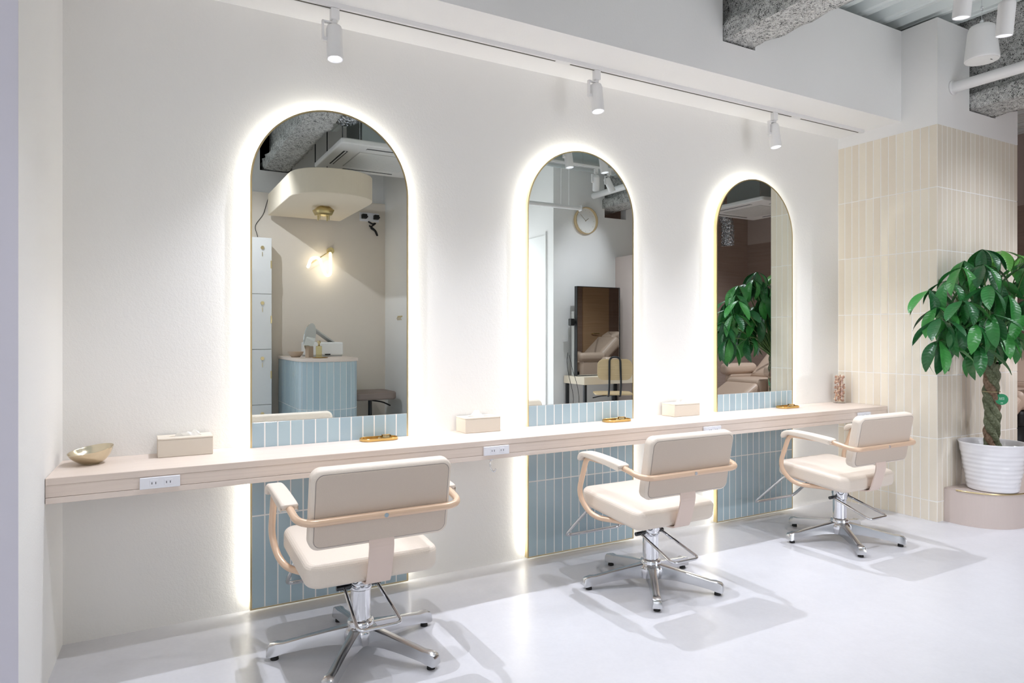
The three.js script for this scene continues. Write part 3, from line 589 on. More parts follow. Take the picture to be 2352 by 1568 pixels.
// ---------------------------------------------------------------- plant in a white pot
{
  const PXx = 4.69, PZz = 0.868, PY = 0.2155;
  const pot = thing('plant_pot', 'white ribbed plastic pot on the curved platform step', 'pot', [PXx, PY, PZz]);
  const prof = [[0, 0], [0.128, 0], [0.136, 0.006]];
  for (let i = 0; i <= 44; i++) { const t = i / 44; prof.push([0.137 + 0.042 * t + (t > 0.04 && t < 0.86 ? Math.sin(t * 62) * 0.0013 : 0), 0.008 + t * 0.272]); }
  prof.push([0.184, 0.292], [0.183, 0.297], [0.177, 0.295], [0.172, 0.27], [0.16, 0.2], [0, 0.2]);
  const g = lathe(prof, 72), pa = g.attributes.position;
  for (let i = 0; i < pa.count; i++) { const y = pa.getY(i); if (y > 0.02 && y < 0.26) { const a = Math.atan2(pa.getZ(i), pa.getX(i)), k = 1 + 0.007 * Math.sin(a * 6 + y * 55) ; pa.setX(i, pa.getX(i) * k); pa.setZ(i, pa.getZ(i) * k); } }
  g.computeVertexNormals(); part(pot, 'pot_body', g, M.pot);
  part(pot, 'soil', lathe([[0, 0.235], [0.08, 0.238], [0.165, 0.232], [0.165, 0.2], [0, 0.2]], 32), M.soil);

  const plant = thing('money_tree', 'money tree with braided trunk and drooping green leaves', 'plant', [PXx, PY + 0.232, PZz]);
  const bark = std({ map: softSpeck(104, 110, 84, 70, 1 / 0.08, 81), roughness: 0.8, bumpMap: sprayBump, bumpScale: 0.003 });
  const barkBrown = std({ map: softSpeck(128, 104, 84, 60, 1 / 0.08, 83), roughness: 0.85, bumpMap: sprayBump, bumpScale: 0.003 });
  const base = V(PXx, PY + 0.232, PZz), top = 0.56;
  for (let s = 0; s < 4; s++) {
    const pts = [];
    for (let i = 0; i <= 40; i++) { const t = i / 40, a = s * Math.PI / 2 + t * 10.5, r = t < 0.12 ? 0.04 - t * 0.13 : 0.0245; pts.push(V(Math.cos(a) * r - 0.02 * t, -0.02 + t * (top + 0.02), Math.sin(a) * r)); }
    const tg = new THREE.TubeGeometry(new THREE.CatmullRomCurve3(pts), 90, 0.0215, 12), tp = tg.attributes.position, tn = tg.attributes.normal;
    for (let i = 0; i < tp.count; i++) { const t = Math.floor(i / 13) / 90, k = 0.0042 * Math.sin(t * 25 + s * 1.7) + 0.0015 * Math.sin(t * 71 + s); tp.setXYZ(i, tp.getX(i) + tn.getX(i) * k, tp.getY(i) + tn.getY(i) * k, tp.getZ(i) + tn.getZ(i) * k); }
    tg.computeVertexNormals(); part(plant, 'trunk_strand', uvm(tg), s === 1 ? barkBrown : bark);
  }
  const twigM = std({ color: 0x5c7a43, roughness: 0.6 }), leafCols = [0x2f7a38, 0x276a33, 0x3c8a3e, 0x205c30, 0x62a548].map(c => {
    return phy({ color: c, roughness: 0.34, transmission: 0.12, thickness: 0, bumpMap: leafBump(), bumpScale: 0.0012 });
  });
  var lb; function leafBump() {                                    // side veins
    if (!lb) lb = tex(128, (i, x, y) => { const v = 128 + 70 * Math.sin((y / 128 * 22 - Math.abs(x - 64) / 64 * 2.6) * Math.PI); return [cl(v), cl(v), cl(v)]; }, false);
    return lb;
  }
  function leafletGeo(len, wid, droop, fold) {
    const n = 10, pos = [], uv = [], idx = [];
    for (let j = 0; j <= n; j++) {
      const t = j / n, w = wid * Math.pow(Math.sin(Math.PI * Math.pow(Math.max(t, 0.0001), 1.25)), 0.75) * (t > 0.97 ? 0.3 : 1) + 0.0006;
      const ang = droop * t, z = len * (droop < 0.01 ? t : Math.sin(ang) / droop), y = -len * (droop < 0.01 ? 0 : (1 - Math.cos(ang)) / droop);
      for (let i = 0; i < 5; i++) { const s = (i - 2) / 2; pos.push(s * w, y + Math.abs(s) * w * fold + Math.sin(t * 9 + s * 2) * 0.0015, z); uv.push((s + 1) / 2, t); }
    }
    for (let j = 0; j < n; j++) for (let i = 0; i < 4; i++) { const a = j * 5 + i; idx.push(a, a + 5, a + 1, a + 1, a + 5, a + 6); }
    const g = new THREE.BufferGeometry(); g.setAttribute('position', new THREE.Float32BufferAttribute(pos, 3)); g.setAttribute('uv', new THREE.Float32BufferAttribute(uv, 2)); g.setIndex(idx); g.computeVertexNormals(); return g;
  }
  const leafGeos = []; for (const [l, w] of [[0.16, 0.024], [0.195, 0.029], [0.225, 0.033], [0.13, 0.02]]) for (const d of [0.5, 1.0, 1.5]) leafGeos.push(leafletGeo(l, w, d, 0.35));
  const hubs = [[4.2, 1.5, 0.85], [4.41, 1.6, 0.95], [4.59, 1.42, 1.0], [4.27, 1.12, 1.0, 0.4, 2], [4.77, 1.71, 0.88, undefined, 1, 4], [4.12, 1.15, 0.85, undefined, 2], [4.16, 1.35, 0.82], [4.18, 1.38, 0.95], [4.6, 1.4, 0.8], [5.01, 1.54, 0.88], [4.88, 1.31, 0.95], [4.63, 1.52, 0.92], [5.0, 1.23, 0.85], [4.17, 1.25, 0.92], [5.1, 1.7, 0.85, undefined, 1, 4], [4.3, 1.3, 1.05], [4.51, 1.5, 0.82], [4.67, 1.2, 0.95], [4.32, 1.16, 0.83], [4.32, 1.47, 1.02], [4.22, 1.24, 1.0], [4.4, 1.63, 0.85], [4.8, 1.45, 1.08], [4.95, 1.38, 0.78], [4.75, 1.3, 0.78], [4.45, 1.32, 0.85], [4.55, 1.62, 0.88], [4.85, 1.6, 0.98], [4.4, 1.22, 0.95], [4.6, 1.3, 1.08], [4.28, 1.58, 0.9], [4.5, 1.7, 0.9, undefined, 1], [4.95, 1.65, 0.95], [4.08, 1.28, 0.88, undefined, 2], [4.35, 1.38, 0.86], [4.72, 1.4, 1.05], [4.48, 1.2, 1.02], [5.1, 1.42, 0.9], [4.85, 1.2, 0.82], [4.15, 1.45, 0.78]];
  hubs.forEach(([hx, hy, hz, yaw, size, col], k) => {
    const h = V(hx, hy, hz).sub(base), r = V(h.x, 0, h.z), start = V(-0.02 + Math.sign(h.x) * 0.02, top - 0.01, 0.01 * Math.sign(h.z));
    const mid = start.clone().lerp(h, 0.5).add(V(0, 0.06 + 0.12 * Math.max(0, 0.5 - h.y + top), 0));
    part(plant, 'leaf_stalk', new THREE.TubeGeometry(new THREE.QuadraticBezierCurve3(start, mid, h), 14, 0.0042, 6), twigM);
    const out = r.lengthSq() > 1e-4 ? Math.atan2(r.x, r.z) : 0, n = k % 3 ? 6 : 5;
    for (let i = 0; i < n; i++) {
      const a = (yaw ?? out) + (i / n + rr(-0.04, 0.04)) * Math.PI * 2, pick = Math.min(2, Math.floor(rr(0, 3))), sz = size === undefined ? (i === 0 ? 2 : i % 3) : size;
      const lg = leafGeos[Math.min(3, sz) * 3 + pick], mat = leafCols[col ?? Math.floor(rnd() * 4)], rot = new THREE.Euler(0, 0, 0, 'YXZ'), M4 = new THREE.Matrix4(), w = V(0, 0, 0);
      let ok = false;
      for (let k2 = 0; k2 < 8 && !ok; k2++) {                     // keep clear of the tiled pier
        rot.set(rr(0.25, 0.85) + k2 * 0.12, a + (k2 ? rr(-0.5, 0.5) : 0), rr(-0.25, 0.25)); M4.makeRotationFromEuler(rot).setPosition(h); ok = true;
        for (let q = 0; q < lg.attributes.position.count; q++) { w.fromBufferAttribute(lg.attributes.position, q).applyMatrix4(M4).add(base); if (w.x > XC - 0.01 && w.z < ZC + 0.01) { ok = false; break; } }
      }
      if (!ok) continue;
      const m = part(plant, 'leaflet', lg, mat); m.position.copy(h); m.rotation.copy(rot);
    }
  });
  part(plant, 'gold_tie', new THREE.TorusGeometry(0.047, 0.002, 6, 40).rotateX(Math.PI / 2).translate(-0.016, 0.38, 0), M.brass, 'thin gold tie round the trunk');
  const cv = document.createElement('canvas'); cv.width = cv.height = 256; const cx = cv.getContext('2d');
  cx.fillStyle = '#0f8f5c'; cx.fillRect(0, 0, 256, 256); cx.fillStyle = '#d9efe2'; cx.strokeStyle = '#d9efe2'; cx.lineWidth = 7; const stroke = a => { cx.beginPath(); a.forEach(([x, y], i) => i ? cx.lineTo(x, y) : cx.moveTo(x, y)); cx.stroke(); }; stroke([[84, 84], [84, 118]]); stroke([[96, 84], [104, 100], [96, 118], [112, 118]]); stroke([[118, 86], [138, 86], [122, 102], [138, 102], [124, 118], [140, 118]]); stroke([[150, 94], [168, 84], [176, 98], [166, 118], [156, 110]]); cx.fillRect(72, 132, 112, 5); cx.fillRect(108, 204, 46, 14);
  const ct = new THREE.CanvasTexture(cv); ct.colorSpace = THREE.SRGBColorSpace;
  const tagG = part(plant, 'plant_tag', cyl(0.034, 0.034, 0.003, 40).rotateY(Math.PI / 2).rotateX(Math.PI / 2), [std({ color: 0x0f8f5c, roughness: 0.4 }), std({ map: ct, roughness: 0.35 }), std({ color: 0x0f8f5c, roughness: 0.4 })], 'round green care tag');
  tagG.position.set(-0.01, 0.335, 0.055); tagG.rotation.set(0, -0.9, 0);
}

// ---------------------------------------------------------------- reception area behind the camera (seen in the first mirror)
const deskOutline = (x0, x1, z0, z1, r) => { const s = new THREE.Shape(), c = (x0 + x1) / 2; s.moveTo(x0, -z1); s.lineTo(x0, -(z0 + r)); s.bezierCurveTo(x0, -(z0 + r * 0.35), x0 + (c - x0) * 0.45, -z0, c, -z0); s.bezierCurveTo(x1 - (x1 - c) * 0.45, -z0, x1, -(z0 + r * 0.35), x1, -(z0 + r)); s.lineTo(x1, -z1); s.closePath(); return s; };
{
  const x0 = 1.2, x1 = 1.72, z0 = 2.66, z1 = 3.7;
  const d = thing('reception_desk', 'rounded reception desk clad in pale blue vertical tiles with wood top', 'desk');
  part(d, 'desk_core', ext(deskOutline(x0 + 0.0042, x1 - 0.0042, z0 + 0.0042, z1, 0.26), 0.955, 0, 1, 20).rotateX(-Math.PI / 2).translate(0, 0.4775, 0), M.grout);
  part(d, 'desk_top', uvm(ext(deskOutline(x0 - 0.006, x1 + 0.006, z0 - 0.006, z1, 0.26), 0.024, 0.002, 1, 20).rotateX(-Math.PI / 2).translate(0, 0.968, 0)), M.wood);
  const pts = deskOutline(x0 + 0.006, x1 - 0.006, z0 + 0.006, z1, 0.26).getPoints(60), path = []; let tot = 0;
  for (let i = 0; i < pts.length; i++) { if (i) tot += pts[i].distanceTo(pts[i - 1]); path.push([tot, pts[i]]); if (i > 2 && pts[i].x > x1 - 0.01 && pts[i].y < -(z1 - 0.001)) break; }
  const at = q => { for (let i = 1; i < path.length; i++) if (path[i][0] >= q) { const [a, p] = path[i - 1], [b, w] = path[i]; return p.clone().lerp(w, (q - a) / Math.max(b - a, 1e-6)); } return path[path.length - 1][1].clone(); };
  const n = Math.round(tot / 0.057), tw = tot / n, rows = [[0.002, 0.155], [0.159, 0.552], [0.556, 0.953]], gs = rows.map(r => tilePlain(tw - 0.005, r[1] - r[0], 0.009));
  for (let i = 0; i < n; i++) { const a = at(i * tw), b = at((i + 1) * tw), m = a.clone().lerp(b, 0.5), ang = Math.atan2(b.y - a.y, b.x - a.x); rows.forEach((r, k) => { const t = part(d, 'tile', gs[k], M.tileBlue[Math.floor(rnd() * 3)]); t.position.set(m.x, (r[0] + r[1]) / 2, -m.y); t.rotation.y = ang; }); }
  // things on the desk
  const bowl = thing('wooden_bowl', 'small beige bowl with wavy rim on the reception desk', 'bowl', [1.27, 0.98, 3.25]);
  part(bowl, 'bowl_body', lathe([[0, 0], [0.035, 0], [0.055, 0.02], [0.07, 0.05], [0.067, 0.05], [0.05, 0.022], [0.03, 0.008], [0, 0.008]], 32), M.clay);
  const mir = thing('table_mirror', 'round tilted table mirror on the reception desk', 'mirror', [1.36, 0.98, 3.1], -0.95);
  part(mir, 'mirror_stand', rbox(0.1, 0.1, 0.035, 0.004, 2).translate(-0.01, 0.05, 0), M.clay);
  part(mir, 'mirror_disc', cyl(0.125, 0.125, 0.006, 48).rotateX(Math.PI / 2 - 0.15).translate(0, 0.18, 0), M.mirror);
  const tr = thing('brass_tray', 'small brass tray under the glass bottle on the reception desk', 'tray', [1.41, 0.98, 2.93]);
  part(tr, 'tray_body', lathe([[0, 0], [0.06, 0], [0.068, 0.006], [0.066, 0.007], [0.058, 0.003], [0, 0.003]], 32), M.goldTray);
  const bo = thing('glass_bottle', 'square yellowish glass bottle with brass cap on the brass tray', 'bottle', [1.4, 0.984, 2.93], 0.3);
  part(bo, 'bottle_body', rbox(0.05, 0.1, 0.05, 0.006, 2).translate(0, 0.05, 0), phy({ color: 0xf2e6b0, roughness: 0.05, transmission: 0.8, thickness: 0.04, ior: 1.4 }));
  part(bo, 'bottle_cap', lathe([[0, 0.145], [0.014, 0.145], [0.016, 0.13], [0.008, 0.12], [0.01, 0.1], [0, 0.1]], 24), M.brass);
  const pr = thing('printer', 'white printer with raised paper support on the reception desk', 'printer', [1.54, 0.98, 3.4]);
  part(pr, 'printer_body', rbox(0.33, 0.12, 0.26, 0.014, 3).translate(0, 0.072, 0), M.white);
  part(pr, 'printer_foot', rbox(0.31, 0.014, 0.25, 0.003, 1).translate(0, 0.007, 0), M.acGrey);
  part(pr, 'paper_support', rbox(0.012, 0.24, 0.2, 0.003, 1).rotateZ(0.95).translate(0.0, 0.2, 0.03), M.acGrey);
  part(pr, 'control_panel', rbox(0.05, 0.01, 0.004, 0.001, 1).translate(0.02, 0.02, -0.131), M.black);
}
{
  const b = thing('hanging_canopy', 'cream rounded canopy box hanging over the reception desk', 'canopy', [0, 2.3, 0]);
  part(b, 'canopy_body', ext(deskOutline(1.1, 1.78, 2.36, 3.66, 0.34), 0.2, 0.004, 1, 24).rotateX(-Math.PI / 2).translate(0, 0.1, 0), M.cream);
  for (const z of [3.05, 3.5]) part(b, 'suspension_rod', cyl(0.005, 0.005, DECK - 2.5, 8).translate(1.5, 0.2 + (DECK - 2.5) / 2, z), M.steelDark);
  const l = thing('brass_ceiling_lamp', 'square brass ceiling lamp with four pegs under the cream canopy', 'lamp', [1.45, 2.3, 2.98]);
  part(l, 'lamp_shell', lathe([[0.055, 0], [0.1, -0.03], [0.078, -0.075], [0, -0.075]], 4).rotateY(0.6), M.brassSoft);
  for (const [x, z] of [[-0.04, 0.03], [0.04, 0.03], [0.04, -0.03], [-0.04, -0.03]]) part(l, 'peg', cyl(0.007, 0.007, 0.045, 10).translate(x, -0.095, z), M.brass);
}
{
  const w = thing('wall_lamp', 'glowing bent tube wall lamp with brass bar on the cream wall', 'lamp', [1.6, 1.9, 3.75]);
  part(w, 'brass_bar', tube([[-0.13, -0.05, -0.05], [0.1, 0.11, -0.05]], 0.005, 0, 8, 8), M.brass);
  part(w, 'brass_disc', cyl(0.032, 0.032, 0.05, 24).rotateX(Math.PI / 2).translate(0.1, 0.11, -0.026), M.brassSoft);
  part(w, 'glowing_tube', spline([[-0.125, -0.06, -0.06], [-0.09, 0.02, -0.08], [-0.03, 0.02, -0.1], [0.0, -0.06, -0.11], [0.04, -0.14, -0.11], [0.075, -0.13, -0.1], [0.088, -0.03, -0.08], [0.09, 0.08, -0.06]], 0.0155, 80, 14), M.neon, 'glowing white glass tube');
  for (const [x, y, z] of [[-0.03, 0.02, -0.1], [0.04, -0.14, -0.11], [0.088, -0.03, -0.08]]) { const p = new THREE.PointLight(WARM, 0.022); p.position.set(x, y, z); p.shadow.radius = 0.5; p.castShadow = true; w.add(p); }
}
{
  const k = thing('locker_unit', 'white locker unit with brass hinges beside the reception wall', 'locker', [0.86, 0, 3.5]);
  part(k, 'locker_body', rbox(0.5, 2.07, 0.2, 0.004, 1).translate(0, 1.035, 0.115), M.white);
  const dg = rbox(0.492, 0.5, 0.014, 0.003, 1), hg = rbox(0.012, 0.07, 0.02, 0.002, 1);
  for (const x of [0]) for (let i = 0; i < 4; i++) {
    const q = part(k, 'locker_door', dg, M.white); q.position.set(x, 0.29 + i * 0.505, 0.007);
    part(q, 'key_lock', merge([cyl(0.016, 0.016, 0.014, 16).rotateX(Math.PI / 2).translate(0.165, 0.17, -0.013), rbox(0.005, 0.04, 0.004, 0.001, 1).translate(0.165, 0.11, -0.012)]), M.brass);
    part(q, 'hinge', hg.clone().translate(0.242, 0.02, -0.005), M.brass);
  }
  const sg = spline([[0.95, 1.85, 3.742], [0.99, 2.02, 3.742], [1.02, 2.1, 3.742], [1.0, 2.2, 3.742], [1.07, 2.32, 3.742], [1.1, 2.42, 3.742], [1.13, 2.52, 3.742]], 0.003, 60, 6);
  const cb = thing('wall_cable', 'thin dark cable wandering up the cream wall beside the lockers', 'cable'); part(cb, 'cable_run', sg, M.dark);
}
{
  const o = thing('wall_outlet', 'white wall outlet plate high in the corner of the cream wall', 'outlet', [2.1, 2.38, 3.75]);
  part(o, 'outlet_plate', rbox(0.2, 0.09, 0.01, 0.002, 1).translate(0, 0, -0.005), M.plate);
  [['black power adapter plugged in at the left of the outlet', -0.06], ['black power adapter plugged in at the right of the outlet', 0.065]].forEach(([l, x]) => { const a = thing('power_adapter', l, 'adapter', [2.1 + x, 2.38, 3.739]); part(a, 'adapter_body', rbox(0.05, 0.045, 0.05, 0.006, 2).translate(0, 0, -0.025), M.black); part(a, 'adapter_plug', cyl(0.01, 0.01, 0.02, 12).rotateX(Math.PI / 2).translate(0.03, 0, -0.015), M.black); });
  const c = thing('cable_bundle', 'black cable bundle hanging under the outlet', 'cable', [2.13, 2.27, 3.74]);
  part(c, 'cable_loop', spline([[-0.04, 0.06, -0.01], [0.0, 0.04, -0.02], [0.03, 0.05, -0.015], [-0.02, 0.0, -0.02], [0.02, -0.03, -0.02], [0.05, -0.08, -0.015], [0.03, -0.03, -0.02], [-0.03, 0.02, -0.01]], 0.008, 60, 8), M.black);
  const h = thing('brass_mark', 'small brass mark on the white partition, built as tiny hooks', 'hooks', [2.268, 1.36, 3.3]);  // stands in for an unread brass mark on the wall
  part(h, 'hook_rail', rbox(0.004, 0.012, 0.13, 0.001, 1), M.brass);
  for (let i = 0; i < 4; i++) part(h, 'hook', spline([[-0.002, 0, -0.05 + i * 0.033], [-0.012, -0.02, -0.05 + i * 0.033], [-0.004, -0.035, -0.05 + i * 0.033]], 0.003, 12, 6), M.brass);
}
{
  const s = thing('desk_stool', 'taupe padded swivel stool behind the reception desk', 'stool', [2.0, 0, 3.4]);
  part(s, 'stool_seat', ext(rrect(0.42, 0.4, 0.06), 0.075, 0.02, 4, 8).rotateX(-Math.PI / 2).translate(0, 0.6, 0), M.taupe);
  part(s, 'gas_lift', lathe([[0.028, 0.08], [0.028, 0.3], [0.018, 0.3], [0.018, 0.55], [0.06, 0.562], [0, 0.562]], 24), M.blackMetal);
  part(s, 'lever', spline([[0.02, 0.545, -0.02], [0.1, 0.53, -0.08], [0.16, 0.5, -0.12]], 0.007, 16, 8), M.black);
  for (let i = 0; i < 5; i++) { const l = part(s, 'stool_leg', rbox(0.03, 0.03, 0.26, 0.006, 1).translate(0, 0.075, 0.13), M.blackMetal); l.rotation.y = i * 1.2566; part(l, 'caster', cyl(0.025, 0.025, 0.02, 16).rotateZ(Math.PI / 2).translate(0, 0.026, 0.25), M.black); }
}
// ceiling machines
function cassette(label, [x, y, z], size, up) {
  const a = thing('ceiling_air_conditioner', label, 'air conditioner', [x, y, z], 0, 'ceiling cassette air conditioners');
  const h = size / 2;
  part(a, 'panel', ext(rrect(size, size, 0.03), 0.045, 0.012, 3, 6).rotateX(-Math.PI / 2).translate(0, 0.0225, 0), M.white);
  part(a, 'casing', rbox(size * 0.5, DECK - y - 0.14, size * 0.5, 0.004, 1).translate(0, 0.045 + (DECK - y - 0.14) / 2, 0), M.duct);
  part(a, 'intake', rbox(size * 0.56, 0.006, size * 0.56, 0.002, 1).translate(0, -0.001, 0), M.acGrey);
  const sl = rbox(size * 0.55, 0.004, 0.007, 0.001, 1);
  for (let i = 0; i < 26; i++) part(a, 'grille_slat', sl, M.white).position.set(0, -0.005, -size * 0.27 + i * size * 0.54 / 25);
  for (let i = 0; i < 4; i++) {
    const g = part(a, 'louvre', rbox(size * 0.5, 0.004, 0.035, 0.001, 1).translate(0, -0.001, -h * 0.79), M.dark); g.rotation.y = i * Math.PI / 2;
    part(g, 'louvre_blade', rbox(size * 0.5, 0.004, 0.012, 0.001, 1).translate(0, -0.004, -h * 0.79), M.white);
  }
  for (const [sx, sz] of [[-1, -1], [1, -1], [1, 1], [-1, 1]]) part(a, 'hanger_rod', cyl(0.005, 0.005, DECK - y - 0.05, 8).translate(sx * h * 0.56, 0.04 + (DECK - y - 0.05) / 2, sz * h * 0.56), M.alu);
}
cassette('white ceiling air conditioner reflected in the first mirror', [1.87, 2.675, 2.7], 0.92);
cassette('white ceiling air conditioner reflected in the third mirror', [6.25, 2.6, 2.4], 0.95);
function foilDuct(name, label, pts, r) {
  const c = new THREE.CatmullRomCurve3(pts.map(p => V(...p))), g = new THREE.TubeGeometry(c, 60, r, 18), p = g.attributes.position, n = g.attributes.normal;
  for (let i = 0; i < p.count; i++) { const k = Math.sin(Math.floor(i / 19) * 1.9) * 0.006 + rr(-0.004, 0.004); p.setXYZ(i, p.getX(i) + n.getX(i) * k, p.getY(i) + n.getY(i) * k, p.getZ(i) + n.getZ(i) * k); }
  g.computeVertexNormals(); const t = thing(name, label, 'duct'); part(t, 'duct_skin', uvm(g), M.foil);
}
foilDuct('flexible_duct', 'crinkled silver flexible duct above the first air conditioner', [[1.47, 3.1, 1.75], [1.46, 2.96, 2.0], [1.46, 2.93, 2.2], [1.46, 2.98, 2.4]], 0.115);
foilDuct('flexible_duct', 'crinkled silver flexible duct hanging by the brown wall', [[6.2, 3.0, 3.3], [6.35, 2.85, 3.15], [6.5, 2.6, 3.1], [6.52, 2.3, 3.1]], 0.08);
foilDuct('flexible_duct', 'crinkled silver flexible duct above the far air conditioner', [[6.5, 3.05, 1.6], [6.2, 3.0, 1.75], [5.9, 2.98, 1.8]], 0.11);
{
  const t = thing('spiral_duct', 'grey spiral ventilation duct under the deck in the second mirror', 'duct', [3.2, 2.97, 2.75]);
  part(t, 'duct_pipe', cyl(0.095, 0.095, 1.5, 32).rotateZ(Math.PI / 2).translate(0.75, 0, 0), M.duct);
  for (let i = 0; i < 7; i++) part(t, 'seam_ring', new THREE.TorusGeometry(0.096, 0.003, 6, 32).rotateY(Math.PI / 2).translate(0.1 + i * 0.23, 0, 0), M.duct);
  const r = thing('hanging_rail', 'white horizontal rail hung on rods near the corridor', 'rail', [3.3, 2.53, 2.95]);
  part(r, 'rail_tube', cyl(0.022, 0.022, 0.86, 20).rotateZ(Math.PI / 2).translate(0.43, 0, 0), M.fixture);
  for (const x of [0.62, 0.72]) part(r, 'rail_rod', cyl(0.007, 0.007, DECK - 2.53, 8).translate(x, (DECK - 2.53) / 2, 0), M.fixture);
  part(r, 'rail_end', rbox(0.012, 0.06, 0.06, 0.004, 1).translate(0.865, 0, 0), M.fixture);
}
// ---------------------------------------------------------------- styling table, clock and chair (seen in the second mirror)
{
  const c = thing('wall_clock', 'round white wall clock with pale wood rim', 'clock', [4.555, 2.495, 3.42]);
  part(c, 'clock_rim', lathe([[0.13, 0], [0.155, 0], [0.155, 0.05], [0.146, 0.05], [0.146, 0.012], [0.13, 0.012]], 64).rotateX(-Math.PI / 2), M.plywood, 'pale wood rim');
  part(c, 'clock_face', cyl(0.147, 0.147, 0.008, 64).rotateX(Math.PI / 2).translate(0, 0, -0.012), M.white);
  for (let i = 0; i < 12; i++) { const a = i * Math.PI / 6; part(c, 'hour_mark', rbox(0.004, 0.012, 0.001, 0.0003, 1).rotateZ(-a).translate(Math.sin(a) * 0.12, Math.cos(a) * 0.12, -0.0165), M.acGrey); }
  part(c, 'hour_hand', rbox(0.006, 0.06, 0.002, 0.0008, 1).translate(0, 0.022, 0).rotateZ(-0.95).translate(0, 0, -0.019), M.champagne);
  part(c, 'minute_hand', rbox(0.004, 0.11, 0.002, 0.0008, 1).translate(0, 0.045, 0).rotateZ(0.8).translate(0, 0, -0.021), M.champagne);
  const t = thing('styling_table', 'cream table with black square legs under the framed mirror', 'table', [4.62, 0, 3.2]);
  part(t, 'table_top', rbox(0.74, 0.085, 0.4, 0.006, 2).translate(0, 0.678, 0), M.cream);
  for (const [x, z] of [[-0.34, -0.17], [0.34, -0.17], [-0.34, 0.17], [0.34, 0.17]]) part(t, 'table_leg', rbox(0.032, 0.636, 0.032, 0.003, 1).translate(x, 0.318, z), M.blackMetal);
  const m = thing('framed_mirror', 'tall black framed mirror standing on the cream table', 'mirror', [4.585, 0.7205, 3.21]);
  const f = rrect(0.6, 1.0, 0.003); f.holes.push(rrect(0.584, 0.984, 0.002, THREE.Path));
  part(m, 'mirror_frame', ext(f, 0.05, 0.001, 1, 2).translate(0, 0.5, 0.002), M.black);
  part(m, 'mirror_glass', rbox(0.584, 0.984, 0.006, 0.001, 1).translate(0, 0.5, -0.016), M.mirror);
  part(m, 'mirror_back', rbox(0.584, 0.984, 0.02, 0.001, 1).translate(0, 0.5, 0.0), M.acGrey);
  part(m, 'stand_post', rbox(0.03, 0.72, 0.05, 0.004, 1).translate(-0.29, 0.36, 0.055), M.acGrey);
  part(m, 'clip_camera', merge([rbox(0.05, 0.08, 0.06, 0.01, 2).translate(-0.345, 0.6, 0.02), cyl(0.01, 0.01, 0.05, 10).rotateZ(Math.PI / 2).translate(-0.31, 0.6, 0.02)]), M.black);  // black camera-like box clipped to the side, gives no light
  const k = thing('loose_cable', 'thin black cables dangling beside the table leg', 'cable');
  part(k, 'cable_run', merge([spline([[4.225, 0.98, 3.28], [4.2, 0.9, 3.26], [4.18, 0.75, 3.2], [4.21, 0.5, 3.15], [4.16, 0.3, 3.1], [4.18, 0.12, 3.1], [4.22, 0.006, 3.12]], 0.003, 50, 6), spline([[4.225, 0.95, 3.25], [4.2, 0.8, 3.15], [4.22, 0.6, 3.08], [4.235, 0.42, 3.08], [4.2, 0.2, 3.1], [4.235, 0.006, 3.12]], 0.003, 50, 6)]), M.black);
}
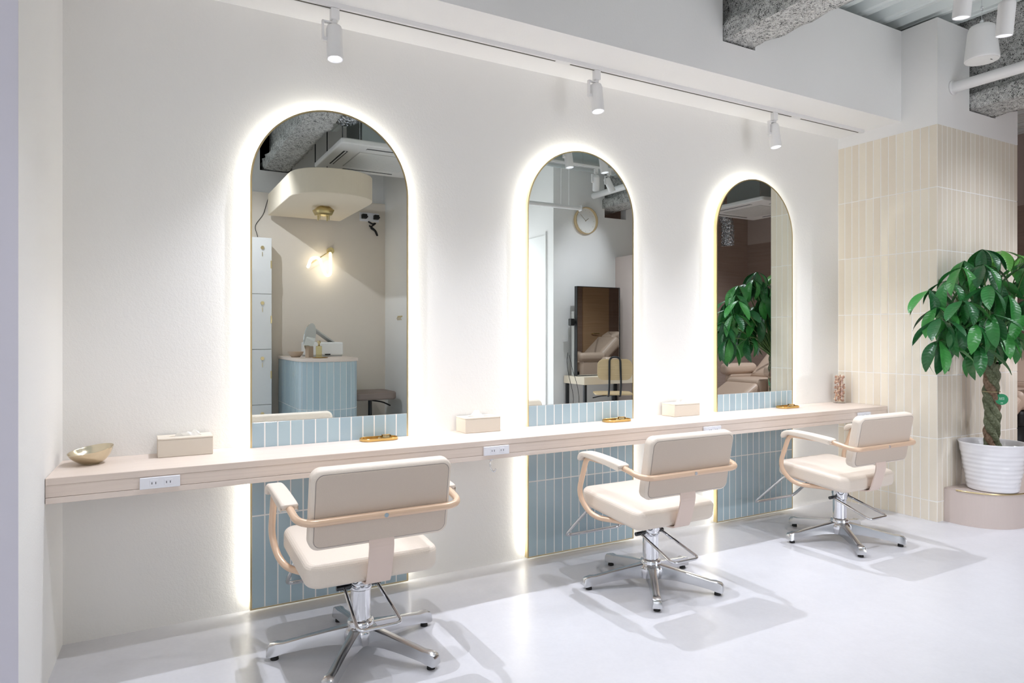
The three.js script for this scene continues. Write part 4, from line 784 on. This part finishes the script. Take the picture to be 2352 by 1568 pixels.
{
  const c = thing('plywood_chair', 'pale plywood swivel chair with black bent tube back at the table', 'chair', [4.43, 0, 2.73], 0.55);
  part(c, 'chair_back', ext(rrect(0.36, 0.22, 0.07), 0.012, 0.003, 2, 12).rotateX(-0.1).translate(0, 0.82, -0.16), M.plywood);
  part(c, 'chair_seat', ext(rrect(0.4, 0.38, 0.08), 0.014, 0.004, 2, 12).rotateX(-Math.PI / 2).translate(0, 0.56, 0.04), M.plywood);
  part(c, 'tube_frame', tube([[-0.06, 0.545, 0.12], [-0.06, 0.54, -0.14], [-0.06, 0.66, -0.2], [-0.055, 0.95, -0.172], [0.055, 0.95, -0.172], [0.06, 0.66, -0.2], [0.06, 0.54, -0.14], [0.06, 0.545, 0.12]], 0.0105, 0.05, 120, 10), M.blackMetal);
  part(c, 'gas_lift', lathe([[0.024, 0.06], [0.024, 0.3], [0.016, 0.3], [0.016, 0.54], [0.05, 0.55], [0, 0.55]], 20), M.blackMetal);
  part(c, 'lever', spline([[0, 0.535, 0.05], [-0.12, 0.52, 0.12], [-0.2, 0.5, 0.14]], 0.006, 14, 8), M.blackMetal);
  for (let i = 0; i < 5; i++) { const l = part(c, 'chair_leg', rbox(0.03, 0.03, 0.27, 0.006, 1).translate(0, 0.07, 0.135), M.blackMetal); l.rotation.y = i * 1.2566; part(l, 'caster', cyl(0.024, 0.024, 0.02, 16).rotateZ(Math.PI / 2).translate(0, 0.025, 0.26), M.black); }
}
// ---------------------------------------------------------------- shampoo chairs
function shampooChair(label, [x, y, z], turn) {                   // head end towards +x
  const c = thing('shampoo_chair', label, 'chair', [x, y, z], turn, 'shampoo chairs');
  const cush = (w, h, d, r = 0.05) => ext(rrect(w, d, 0.05), h, Math.min(r, h * 0.45), 5, 8).rotateX(-Math.PI / 2);
  part(c, 'chair_base', rbox(0.62, 0.2, 0.4, 0.03, 3).translate(0.05, 0.1, 0), M.dark);
  part(c, 'side_shell', rbox(0.66, 0.12, 0.5, 0.03, 3).translate(0.02, 0.25, 0), M.black);
  part(c, 'seat_cushion', cush(0.52, 0.16, 0.5).translate(-0.04, 0.39, 0), M.shampoo);
  part(c, 'leg_cushion', cush(0.36, 0.13, 0.48).rotateZ(0.5).translate(-0.42, 0.3, 0), M.shampoo);
  const b = part(c, 'back_cushion', cush(0.66, 0.2, 0.54, 0.08), M.shampoo); b.rotation.z = 0.72; b.position.set(0.4, 0.62, 0);
  part(c, 'head_cushion', cush(0.22, 0.14, 0.34, 0.06).rotateZ(0.5).translate(0.66, 0.88, 0), M.shampoo);
  for (const s of [-1, 1]) { part(c, 'arm_cushion', cush(0.52, 0.14, 0.15, 0.06).translate(0.0, 0.56, s * 0.32), M.shampoo); part(c, 'arm_side', cush(0.46, 0.34, 0.1, 0.04).translate(0.02, 0.35, s * 0.31), M.shampoo); }
}
shampooChair('beige padded shampoo chair on the upper platform behind the pier', [6.45, 0.263, 0.15], 0);
shampooChair('beige padded shampoo chair in the rear reflected in the third mirror', [6.35, 0.213, 2.45], 0);
shampooChair('beige padded shampoo chair between the other two', [6.45, 0.213, 1.45], 0);

scene.traverse(o => { if (o.isMesh) { o.castShadow = true; o.receiveShadow = true; } });
renderer.render(scene, camera);
